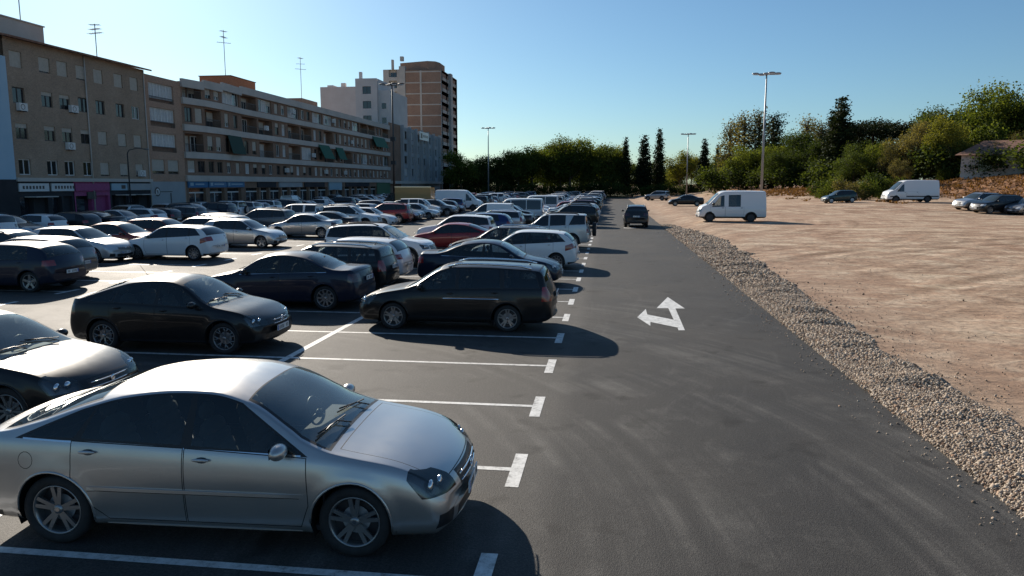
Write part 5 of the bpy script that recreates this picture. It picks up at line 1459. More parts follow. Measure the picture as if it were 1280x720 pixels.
# rounded corner: three facets, then the long straight facade
pts = [(FX-.3, 77.85), (FX+.35, 81.2), (FX+.45, 85.1), (FX, 90.6), (FX, 154.6)]
Fs = []
for (ax, ay), (bx, by_) in zip(pts, pts[1:]):
    an = math.atan2(by_-ay, bx-ax); Fs.append((Fac(ax, ay, an, r_), math.hypot(bx-ax, by_-ay)))
lay = []
for fi, (F, ln) in enumerate(Fs):
    ops = []
    unit = 4.6
    nun = max(1, round(ln/unit)); u = ln/nun
    for st, (z0, z1) in enumerate(((4.4, 5.95), (6.95, 8.85), (9.95, 11.8), (12.85, 14.45))):
        for k in range(nun):
            a = k*u; ty = rnd.choice('wwwbbg') if st else rnd.choice('www')
            if fi < 2 and st: ty = 'b' if (st+fi) % 2 else 'w'
            if ty == 'b':
                ops.append((a+.25, a+u-.25, z0-.1, z1, 1.1))
                for q in range(2): wins.append((F, a+.5+q*1.7, a+.5+q*1.7+1.3, z0-.08, z1-.2, 1.08, rnd.choice(['dark', 'curtain', 'white']), rnd.choice([0, .3, .6])))
                if rnd.random() < .7: rail_bars(F, rails, a+.25, a+u-.25, -.02, z0-.1, z0+.75, .16)
            elif ty == 'w':
                for q in (.13, .60):
                    w = 1.15; ops.append((a+u*q, a+u*q+w, z0+.15, z1-.1)); wins.append((F, a+u*q, a+u*q+w, z0+.15, z1-.1, .2, rnd.choice(['dark', 'dark', 'white', 'curtain']), rnd.choice([0, 0, .35, .7, 1])))
            else:
                ops.append((a+.3, a+u-.3, z0, z1, .3))
                for q in range(3): w = (u-.6)/3; wins.append((F, a+.3+q*w, a+.3+(q+1)*w, z0, z1, .28, rnd.choice(['curtain', 'white']), rnd.choice([0, 0, .4])))
    # shops
    k = 0; a = .4
    while a < ln-1.5:
        w = min(rnd.uniform(2.4, 4.2), ln-a-.3); ops.append((a, a+w, .15, 2.75, .5)); k += 1; a += w+.45
    F.wall(wall, 0, ln, 0, 14.9 if fi > 2 else 14.3+.2*fi, ops)
    lay.append(ops)
    for (z0, z1) in BZ:
        if fi < 3 and z1 > 15: z0, z1 = z0-.75+.25*fi, z1-.75+.25*fi
        bands = MB(); F.box(bands, -.02, ln+.02, .0035, .30, z0, z1); bands.build('balcony_band', [M['conc']], r_)
for F, ln in Fs[-1:]: F.box(wall, 0, ln, -13, -1.3, 0, 15.3)
FL_ = Fs[-1][0]; FL_.box(wall, -19.4, 0, -13, -1.5, 0, 14.0)
wall.build('wall', [M['wall2'], M['wall2a']], r_)
wins.sort(key=lambda w: w[0].P(w[1], 0, w[3])[1])
restm = MB(); 
for i, w in enumerate(wins):
    F, a0, a1, z0, z1, d, kd, sh = w
    if i < 100: F.window(a0, a1, z0, z1, d, kd, sh)
    else:
        F.box(restm, a0, a1, -d+.02, -d+.05, z0, z1, {'dark': 0, 'curtain': 1, 'white': 0}[kd])
        F.box(restm, (a0+a1)/2-.04, (a0+a1)/2+.04, -d+.05, -d+.09, z0, z1, 2); F.box(restm, a0, a1, -d+.05, -d+.09, z0, z0+.07, 2)
        if sh: F.box(restm, a0, a1, -d+.09, -d+.12, z1-(z1-z0)*sh, z1, 3)
tag(restm.build('window', [M['bglass'], M['curtain'], M['frame_white'], M['shutter']], r_), kind='stuff')
FL = Fs[-1][0]
for F, ops in zip([f for f, l in Fs], lay):
    for o in ops:
        if o[2] < 1:
            mb = MB(); F.box(mb, o[0], o[1], -.48, -.42, o[2], o[3]); F.box(mb, o[0], o[1], -.42, -.36, 2.2, 2.35, 1); F.box(mb, (o[0]+o[1])/2-.04, (o[0]+o[1])/2+.04, -.42, -.36, o[2], 2.2, 1)
            mb.build('shop_window', [M['bglass'], M['frame_white']], r_)
for F, a0, a1, z0, z1, mt in ((Fs[0][0], .2, 3.3, 2.85, 3.6, 'signblue'), (Fs[1][0], .1, 3.9, 2.85, 3.6, 'signblue'), (Fs[2][0], .2, 5.3, 2.85, 3.6, 'signblue'), (FL, 3.5, 9, 2.8, 3.5, 'darkwall'), (FL, 29, 35, 2.3, 3.6, 'signpale'), (FL, 10, 18, 2.8, 3.5, 'greywall'), (FL, 19, 27, 2.8, 3.5, 'darkwall'), (FL, 37, 50, 2.8, 3.5, 'darkwall')):
    mb = MB(); F.box(mb, a0, a1, .01, .16, z0, z1)
    if mt == 'signblue': F.box(mb, a0+.3, a0+.8, .16, .17, z0+.2, z1-.2, 1); F.box(mb, a0+1.1, a1-.6, .16, .17, z0+.3, z1-.3, 1)
    mb.build('shop_sign', [M[mt], M['signpale']], r_)
mb = MB(); FL.box(mb, 55, 64, .02, .14, .1, 3.6); mb.build('green_shopfront', [M['green']], r_)
def awning(F, a0, a1, z0, z1, out, mt):
    mb = MB(); v = [F.P(a0, .31, z1), F.P(a1, .31, z1), F.P(a1, out, z0), F.P(a0, out, z0)]
    v2 = [F.P(a0, .34, z1+.02), F.P(a1, .34, z1+.02), F.P(a1, out+.03, z0+.02), F.P(a0, out+.03, z0+.02)]
    mb.add(v+v2, [(3, 2, 1, 0), (4, 5, 6, 7), (0, 1, 5, 4), (1, 2, 6, 5), (2, 3, 7, 6), (3, 0, 4, 7)]); mb.build('awning', [M[mt]], F.root)
awning(Fs[2][0], .6, 4.6, 6.9, 9.1, .9, 'awning_dark'); awning(FL, 24.5, 29, 7.3, 9.5, 1.4, 'awning'); awning(FL, 32, 35.5, 7.4, 9.4, 1.1, 'awning'); awning(FL, 52, 60, 10.5, 12.5, 1.2, 'awning')
for a, z in ((6, 10.4), (15, 13.4), (22, 7.4), (31, 13.4), (40, 10.4), (47, 7.4), (12, 4.9), (27, 4.9), (36, 4.9)): ac_unit(FL, a, z, .3)
mb = MB(); FL.box(mb, 6.5, 13.6, -9, -4.5, 15.0, 17.7); FL.box(mb, 6.4, 13.7, -9.1, -4.4, 17.7, 17.8, 1); mb.build('roof_hut', [M['wallred'], M['tile']], r_)
mb = MB(); FL.box(mb, 26.5, 33, -7, -3, 15.0, 17.0); mb.build('roof_hut', [M['wall2a']], r_)
roof_antenna(FL, 8, -6, 18.0, 6.0, 3); roof_antenna(FL, 30, -4.5, 17.0, 7.0, 4)
# garage wall with a round sign, below the orange bay
mb = MB(); Fa.box(mb, .2, 6.4, .02, .12, 0, 3.5); g_ = mb.build('garage_wall', [M['greywall']], r_)
mb = MB(); c = Vector(Fa.P(1.2, .16, 2.45)); seg = 24
for rr, tt, mi in ((.48, 0, 0), (.34, .02, 1)):
    vs = [tuple(c+Vector((tt, 0, 0))+Fa.d*(rr*math.cos(2*PI*k/seg))+Vector((0, 0, rr*math.sin(2*PI*k/seg)))) for k in range(seg)]; mb.add(vs, [tuple(range(seg))], mi)
Fa.box(mb, 1.12, 1.28, .19, .20, 2.25, 2.6, 0); Fa.box(mb, .98, 1.12, .19, .20, 2.5, 2.6, 0)
mb.build('round_sign', [M['frame_dark'], M['signwhite']], g_)
mb = MB(); Fa.box(mb, 1.8, 3.9, .125, .14, 2.4, 2.48); Fa.box(mb, 3.5, 3.7, .125, .14, .1, 2.3); mb.build('painted_line', [M['frame_dark']], g_)
# --- white block rising behind
r_ = empty('apartment_building', (-60, 176, 0)); tag(r_, 'tall off-white block rising behind the long brick building', 'building')
Fw = Fac(-67.3, 170, 0, r_); mb = MB()
opw = [(10.2, 12.2, z, z+1.7) for z in (14, 17.3, 20.6, 23.9)]
Fw.wall(mb, 0, 8.5, 0, 25.6, [], mi=0); Fw.wall(mb, 8.5, 13.7, 0, 27.4, opw, mi=1); Fw.box(mb, 0, 8.5, -12, -.01, 0, 25.55); Fw.box(mb, 8.5, 13.7, -14, -.6, 0, 27.35, 1); Fw.box(mb, 13.7, 16.4, -16, -1.2, 0, 24.8, 1)
Fw.box(mb, .6, 2, -8, -3, 25.55, 26.4); Fw.box(mb, 3.6, 4.6, -5, -4, 25.55, 27.0); Fw.box(mb, 8.7, 9.3, -3, -2.2, 27.35, 29.2, 1)
mb.build('wall', [M['white_wall'], M['pale_wall']], r_)
for o in opw: Fw.window(*o, kind='dark')
Fx = Fac(-51.0, 172, PI/2, r_); 
for z in (14, 17.3, 20.6): 
    mb = MB(); Fw.box(mb, 14.4, 15.4, -1.19, -1.14, z, z+1.3); mb.build('window', [M['bglass']], r_)
# --- brick tower
r_ = empty('tower_block', (-52, 215, 0)); tag(r_, 'tall brick tower block with grey balconies, highest building at the street end', 'building')
Ft = Fac(-62.8, 205, 0, r_); mb = MB()
Ft.wall(mb, 0, 4.6, 0, 34.6, [(1.6, 3.9, 6+2.95*k, 8.0+2.95*k, .8) for k in range(10)], mi=2)
Ft.wall(mb, 6.3, 16.3, 0, 34.3, [], mi=1); Ft.box(mb, 4.6, 6.3, -1, .35, 0, 35.4, 2)
for k in range(11): Ft.box(mb, 6.3, 16.3, .003, .12, 4.2+2.95*k, 4.5+2.95*k, 0)
Ft.box(mb, 10.4, 10.9, .004, .14, 0, 34.2, 0)
Ft.box(mb, 0, 16.3, -22, -.9, 0, 34.5, 1)
Fr = Fac(FX, 205, PI/2, r_)
opr = [(1.5+6.4*j, 6.4+6.4*j, 5.3+2.95*k, 7.2+2.95*k, .22) for k in range(10) for j in range(3)]
Fr.wall(mb, 0, 22, 0, 34.3, opr, mi=2); Fr.box(mb, 9.5, 12.0, .003, .8, 0, 34.6, 2)
# curved penthouse
cp = [(-59, 209), (-50.5, 206.2), (-48.5, 207.2), (-47.8, 209.5), (-47.8, 216), (-59, 216)]
mb.prism([(x+52, y-215) for x, y in cp], 34.6, 36.9, 1)
mb.box(-9.0, -8.5, -8, -7, 35, 37.6, 2); mb.box(-6.5, -5.6, -8, -7, 37.2, 38.4, 2); mb.box(-1, 3, -3, 6, 34.3, 35.4, 2)
mb.build('wall', [M['conc'], M['towerbrick'], M['pale_grey']], r_)
for i, o in enumerate(opr):
    Fr.window(o[0]+.3, o[1]-.3, o[2], o[3]-.2, .20, ('white', 'curtain', 'curtain')[(i*7) % 3], .5 if i % 2 else 0)
    mb = MB(); Fr.box(mb, o[0], o[1], .003, .20, o[2]-.1, o[2]+.75); mb.build('balcony_front', [M['conc']], r_)
for k in range(10):
    Ft.window(1.9, 3.6, 6+2.95*k, 7.9+2.95*k, .78, 'dark', .3 if k % 2 else .6)
# --- low grey block with glazed balconies in front of the tower
r_ = empty('apartment_building', (FX-5, 180, 0)); tag(r_, 'grey five-storey block with glazed balconies and white rooftop banner', 'building')
F5 = Fac(FX, 154.6, PI/2, r_); mb = MB()
ops5 = [(a, a+3.6, z, z+1.9, .5) for z in (4.9, 7.7, 10.5, 13.3) for a in (11, 16.5, 22, 28, 34, 40.5)]
F5.wall(mb, 0, 9, 0, 16.2, [], mi=1); F5.wall(mb, 9, 48, 0, 16.0, ops5, mi=0); F5.box(mb, 0, 48, -12, -1.2, 0, 15.9, 1)
for a in (9, 15.3, 21, 26.6, 32.6, 39, 46): F5.box(mb, a, a+.6, .003, .7, 3.6, 16.3, 0)
F5.box(mb, 0, 48, .003, .9, 3.3, 3.9, 2)
mb.build('wall', [M['greywall'], M['wall2'], M['conc']], r_)
for i, o in enumerate(ops5):
    for q in range(3): F5.window(o[0]+q*1.2, o[0]+q*1.2+1.2, o[2]+.3, o[3], .3, random.Random(i*3+q).choice(['curtain', 'white', 'dark']), 0)
mb = MB(); F5.box(mb, 23, 32, .75, .85, 13.9, 15.9); F5.box(mb, 24.0, 25.6, .85, .87, 14.3, 15.5, 1); 
for q in range(4): F5.box(mb, 26.5+q*1.2, 27.2+q*1.2, .85, .87, 14.6, 15.2, 1)
mb.build('banner', [M['signwhite'], M['frame_dark']], r_)
# --- house on the bank at the right
hz = 4.3
r_ = empty('house', (56.5, 110, hz)); tag(r_, 'low pale house with a tiled roof among trees above the bank', 'building'); r_.rotation_euler = (0, 0, R(-24))
mb = MB(); mb.box(-8, 12, -5, 5, -3, 2.9); mb.build('wall', [M['white_wall']], r_)
mb = MB(); mb.add([(-8.8, -5.8, 2.8), (12.8, -5.8, 2.8), (12.8, 5.8, 2.8), (-8.8, 5.8, 2.8), (-5.5, 0, 4.9), (9.5, 0, 4.9)], [(0, 1, 5, 4), (1, 2, 5), (2, 3, 4, 5), (3, 0, 4), (3, 2, 1, 0)]); mb.build('roof', [M['tile']], r_)
for a in (-6, -1.5, 3, 7.5):
    mb = MB(); mb.box(a, a+1.6, -5.06, -5.01, .6, 2.0, 0); mb.box(a-.08, a+1.68, -5.09, -5.06, 1.95, 2.05, 1); mb.build('window', [M['bglass'], M['frame_white']], r_)
mb = MB(); mb.box(1.5, 2.5, 1, 2, 3.5, 6); mb.build('chimney', [M['wall2a']], r_)

# ------------------------------------------------------------------ masts and lamps
def mast(x, y, z0, h, label, dark=False, n=4, rz=0.):
    rt = empty('lamp_mast', (x, y, z0), rz); tag(rt, label, 'lamp post', 'tall floodlight masts over the car park')
    mt = M['metal_dark'] if dark else M['metal']
    mb = MB(); mb.tube([(0, 0, 0), (0, 0, h)], [.17, .08], 10); mb.tube([(0, 0, 0), (0, 0, .5)], .24, 10); mb.build('pole', [mt], rt)
    mb = MB(); mb.tube([(-1.3, 0, h-.15), (1.3, 0, h-.15)], .05, 6); mb.tube([(0, -.7, h-.15), (0, .7, h-.15)], .05, 6); mb.build('crossbar', [mt], rt)
    for k, (a, b) in enumerate(((-1.25, 0), (1.25, 0), (-.45, .6), (.45, -.6), (.0, 0))[:n+1]):
        mb = MB(); mb.ball((a, b, h-.02), (.42, .24, .12), 0, 10, 6); mb.box(a-.3, a+.3, b-.16, b+.16, h-.17, h-.1, 1); mb.build('floodlight', [mt, M['signwhite']], rt)
    if dark:
        for zz in (h*.36, h*.55): 
            mb = MB(); mb.box(-.3, .3, -.25, .25, zz, zz+.5); mb.build('control_box', [mt], rt)
mast(17.9, 91.8, terrain(17.9, 91.8), 16.0-terrain(17.9, 91.8), 'tall grey floodlight mast behind the old white van')
mast(16.5, 164.7, terrain(16.5, 164.7), 13.4, 'grey floodlight mast between cypresses at the far end of the dirt field')
mast(-27.8, 170.8, 0, 16.0, 'grey floodlight mast before the dark trees beyond the car park')
mast(-28.0, 95.1, 0, 16.0, 'dark floodlight mast with control boxes among cars near the long brick building', True)
def street_lamp(x, y, lab):
    rt = empty('street_lamp', (x, y, .13)); tag(rt, lab, 'street lamp')
    mb = MB(); mb.tube([(0, 0, 0), (0, 0, 6.0), (.1, .15, 6.3), (.3, 1.0, 6.5), (.4, 2.2, 6.5)], [.07, .05, .04, .035, .03], 8); mb.build('pole', [M['metal_dark']], rt)
    mb = MB(); mb.ball((.4, 2.4, 6.48), (.35, .13, .08), 0, 10, 6); mb.build('lamp_head', [M['metal']], rt)
street_lamp(-45.3, 65.8, 'curved-arm street lamp on the pavement before the buff brick block')

# ------------------------------------------------------------------ trees and shrubs
TL = [
    ('round1', -36.6, 182.8, 11.3, 1.20, 0),
    ('dark0', -33.2, 187.3, 9.8, 1.20, 0),
    ('dark1', -28.6, 189.9, 11.6, 1.25, 0),
    ('round0', -22.7, 186.6, 12.2, 1.10, 0),
    ('round2', -19.7, 189.0, 14.5, 1.20, 0),
    ('dark2', -15.3, 195.7, 14.7, 1.10, 0),
    ('light1', -12.4, 190.0, 13.5, 1.20, 0),
    ('round1', -9.8, 188.3, 15.0, 1.20, 0),
    ('round0', -5.3, 192.9, 15.3, 1.30, 0),
    ('dark1', -1.8, 191.4, 13.9, 1.10, 0),
    ('light0', 1.1, 195.8, 13.3, 1.00, 0),
    ('cypress', 3.9, 190.1, 15.9, 1.30, 1),
    ('cypress', 8.4, 188.7, 16.3, 1.90, 1),
    ('cypress', 12.3, 193.2, 18.2, 1.35, 1),
    ('cypress', 22.2, 182.4, 14.8, 1.70, 1),
    ('cypress', 25.8, 186.9, 13.5, 1.20, 1),
    ('light0', 18.3, 200.1, 12.1, 1.10, 0),
    ('dark0', 16.5, 208.9, 8.6, 1.00, 0),
    ('light1', 22.3, 210.7, 10.8, 1.10, 0),
    ('dark2', -39.4, 211.7, 10.2, 1.60, 0),
    ('dark0', -28.2, 216.2, 11.3, 1.70, 0),
    ('dark1', -19.2, 221.4, 13.3, 1.70, 0),
    ('dark2', -8.5, 222.8, 13.8, 1.60, 0),
    ('dark0', 1.0, 224.0, 11.4, 1.40, 0),
    ('dark1', 9.3, 225.1, 10.4, 1.50, 0),
    ('dark2', 17.9, 229.2, 10.1, 1.50, 0),
    ('dark0', 28.4, 227.6, 10.4, 1.50, 0),
    ('dark1', 36.7, 221.6, 12.5, 1.50, 0),
    ('poplar', 26.0, 169.8, 17.2, 1.50, 2),
    ('poplar', 28.2, 165.0, 18.5, 1.50, 2),
    ('poplar', 30.9, 163.4, 19.0, 1.40, 2),
    ('pine', 35.6, 171.0, 20.0, 1.00, 3),
    ('round0', 27.2, 154.8, 11.4, 1.20, 0),
    ('round2', 30.9, 151.3, 11.8, 1.10, 0),
    ('dark1', 26.3, 174.9, 10.6, 1.20, 0),
    ('dark0', 36.0, 156.0, 13.8, 1.20, 0),
    ('dark2', 36.6, 146.0, 13.8, 1.20, 0),
    ('poplar', 40.2, 161.6, 17.3, 1.60, 2),
    ('poplar', 41.7, 156.7, 15.9, 1.50, 2),
    ('dark1', 31.7, 143.3, 9.8, 1.20, 0),
    ('dark0', 39.0, 141.2, 11.3, 1.10, 0),
    ('cypress', 38.7, 134.1, 18.9, 2.30, 4),
    ('cypress', 38.2, 137.1, 16.8, 1.90, 4),
    ('umbrella', 45.9, 139.1, 15.7, 1.35, 5),
    ('dark2', 38.1, 124.0, 10.1, 1.00, 0),
    ('round1', 41.2, 122.4, 9.5, 1.00, 0),
    ('olive0', 41.9, 118.4, 9.5, 0.90, 0),
    ('olive0', 44.6, 118.8, 13.2, 1.10, 0),
    ('round0', 50.1, 127.6, 14.7, 0.90, 0),
    ('light1', 54.4, 132.2, 14.0, 0.80, 0),
    ('round1', 58.5, 130.7, 18.8, 1.00, 0),
    ('dark1', 57.2, 136.6, 17.4, 1.00, 0),
    ('dark0', 63.6, 135.4, 17.6, 1.00, 0),
    ('light0', 47.6, 113.1, 13.3, 0.80, 0),
    ('round2', 66.9, 135.8, 16.9, 0.90, 0),
    ('round0', 69.2, 132.1, 20.1, 1.00, 0),
    ('dark2', 73.4, 150.8, 15.4, 1.30, 0),
    ('dark0', 54.5, 158.4, 14.6, 1.30, 0),
    ('dark1', 49.7, 162.8, 14.1, 1.30, 0),
    ('dark2', 61.0, 159.2, 14.6, 1.30, 0),
    ('dark1', 70.6, 130.2, 17.5, 1.10, 0),
    ('dark0', 65.9, 149.8, 12.3, 1.40, 0),
    ('olive0', 40.0, 110.1, 7.1, 1.00, 0),
    ('olive0', 52.5, 110.7, 9.3, 0.80, 0),
    ('olive0', 56.5, 112.3, 11.1, 0.80, 0),
]
SL = [
    ('bush', 30.0, 106.8, 5.2),
    ('bush2', 31.2, 104.9, 5.8),
    ('bush2', 32.3, 103.0, 4.9),
    ('bush', 33.0, 102.1, 4.7),
    ('bush3', 35.5, 105.5, 5.6),
    ('bush', 36.5, 103.6, 5.2),
    ('bush3', 29.7, 110.8, 4.4),
    ('bush', 45.8, 110.9, 6.2),
    ('bush3', 52.7, 119.8, 7.4),
    ('bush', 55.9, 121.3, 6.9),
    ('bush3', 62.4, 119.1, 6.8),
    ('bush3', 48.5, 115.3, 6.8),
]
names = {'round': 'mid green broadleaf tree', 'dark': 'dark green broadleaf tree', 'light': 'yellow-green broadleaf tree', 'olive': 'grey-green sparse tree', 'cypress': 'narrow dark cypress', 'pine': 'dark conical conifer', 'umbrella': 'dark umbrella pine', 'poplar': 'thin sparse poplar'}
ordn = ['first', 'second', 'third', 'fourth', 'fifth', 'sixth', 'seventh', 'eighth', 'ninth', 'tenth']
def ordinal(n):
    if n <= 10: return ordn[n-1]
    return '%d%s' % (n, 'th' if 10 < n % 100 < 14 else {1: 'st', 2: 'nd', 3: 'rd'}.get(n % 10, 'th'))
TL.sort(key=lambda t: t[1]/t[2]); cnt = {}
for k, x, y, top, w, g_ in TL:
    kind = next(v for q, v in names.items() if k.startswith(q)); zone = 'at the end of the car park' if x < 2 else ('behind the dirt field' if x < 25 else 'on the right-hand bank')
    cnt[kind, zone] = cnt.get((kind, zone), 0)+1
    z = terrain(x, y) if x > 4.3 else (.5 if y > 182 else 0)
    plant_tree(k, x, y, top-z, w, '%s %s, %s from the left' % (kind, zone, ordinal(cnt[kind, zone])), 'trees beyond the car park and field', z=z)
SL.sort(key=lambda t: t[1]/t[2])
for i, (k, x, y, top) in enumerate(SL):
    z = terrain(x, y); plant_tree(k, x, y, max(1.3, min(2.8, (top-z)*.7)), 1.0, 'leafy shrub at the foot of the bank, %s from the left' % ordinal(i+1), 'shrubs along the bank', z=z)
# clipped hedge along the end of the car park, as separate lengths
rnd = random.Random(77)
for i in range(17):
    x = -38+i*3.6; nm, cm, tm = TREES['bush3']; rt = empty('hedge', (x, 183.5+rnd.uniform(-.6, .6), .1), rnd.uniform(0, 6)); s_ = rnd.uniform(.9, 1.25); rt.scale = (s_*1.15, s_*1.15, s_*.95)
    tag(rt, 'dark hedge bush closing the end of the car park, %s from the left' % ordinal(i+1), 'hedge', 'hedge bushes at the end of the car park'); mesh_obj('crown', cm, rt); mesh_obj('trunk', tm, rt)
for i in range(10):
    x = 22+i*4.0-(i*.5); y = 160-i*6.5; nm, cm, tm = TREES['bush3']; rt = empty('hedge', (x, y, terrain(x, y)), i); s_ = rnd.uniform(1.2, 1.7); rt.scale = (s_*1.3, s_*1.3, s_)
    tag(rt, 'dark bush between tree trunks above the dirt field, %s from the left' % ordinal(i+1), 'shrub', 'dark bushes below the trees'); mesh_obj('crown', cm, rt); mesh_obj('trunk', tm, rt)
# dry grass tufts on the bank (nobody could count them)
def grass():
    rg = np.random.default_rng(9); V = []
    n = 0
    while n < 9000:
        x = 14+rg.random()*62; y = 58+rg.random()*80; z = terrain(x, y)
        if z < 1.35+.5*noise.noise(Vector((x*.3, y*.3, 2))) or (x-14)/62+(y-58)/80 > 1.25: continue
        for _ in range(2):
            a = rg.random()*6.28; h = .08+.24*rg.random(); w = .05+.10*rg.random(); dx, dy = math.cos(a)*w, math.sin(a)*w; lx, ly = rg.normal()*.15, rg.normal()*.15
            V += [(x-dx, y-dy, z-.05), (x+dx, y+dy, z-.05), (x+dx*.3+lx, y+dy*.3+ly, z+h), (x-dx*.3+lx, y-dy*.3+ly, z+h)]
        n += 1
    me = quads_mesh('dry_grass', np.array(V, np.float32), M['drygrass']); tag(mesh_obj('dry_grass', me), 'dry orange grass covering the bank on the right', 'grass', kind='stuff')
grass()
# ------------------------------------------------------------------ vehicles
PC = {
 'silver': paint('paint_silver', (.55, .53, .505), .82, .30), 'white': paint('paint_white', (.72, .73, .73), 0), 'black': paint('paint_black', (.006, .006, .007), .0, .3, .4),
 'dark blue': paint('paint_dark_blue', (.005, .010, .028), .1, .34, .45), 'blue': paint('paint_blue', (.010, .028, .12), .3), 'grey': paint('paint_grey', (.14, .145, .15), .5), 'dark grey': paint('paint_dark_grey', (.025, .026, .029), .3, .36, .5),
 'red': paint('paint_red', (.24, .012, .016), .2), 'maroon': paint('paint_maroon', (.10, .015, .015), .3), 'brown': paint('paint_brown', (.09, .065, .048), .5), 'dark green': paint('paint_dark_green', (.015, .035, .03), .3), 'pale silver': paint('paint_pale_silver', (.55, .56, .55), .5),
 'yellow': paint('paint_yellow', (.42, .25, .09), 0)}
KIND = {'liftback': ('parked_liftback', 'car'), 'fastback': ('parked_liftback', 'car'), 'saloon': ('parked_saloon', 'car'), 'saloon_low': ('parked_saloon', 'car'), 'hatch': ('parked_hatchback', 'car'), 'hatch_smart': ('parked_hatchback', 'car'), 'hatch_small': ('parked_hatchback', 'car'),
 'coupe': ('parked_saloon', 'car'), 'estate': ('parked_estate_car', 'car'), 'suv': ('parked_crossover', 'car'), 'offroader': ('parked_offroader', 'car'), 'mpv': ('parked_people_carrier', 'car'), 'box_small': ('parked_small_van', 'van'), 'box_panel': ('parked_small_van', 'van'), 'van_old': ('parked_van', 'van'), 'van_window': ('parked_minibus', 'van'), 'van_long': ('parked_van', 'van')}
WORD = {'liftback': 'liftback', 'fastback': 'liftback', 'saloon': 'saloon', 'saloon_low': 'low saloon', 'hatch': 'hatchback', 'hatch_smart': 'hatchback', 'hatch_small': 'small hatchback', 'coupe': 'low saloon', 'estate': 'estate car', 'suv': 'crossover', 'offroader': 'off-roader', 'mpv': 'people carrier', 'box_small': 'small van', 'box_panel': 'small panel van', 'van_old': 'van', 'van_window': 'minibus', 'van_long': 'long van'}
ROWN = {'A': 'first row from the lane', 'B': 'second row from the lane', 'C': 'third row from the lane', 'D': 'fourth row from the lane', 'E': 'row nearest the shops'}
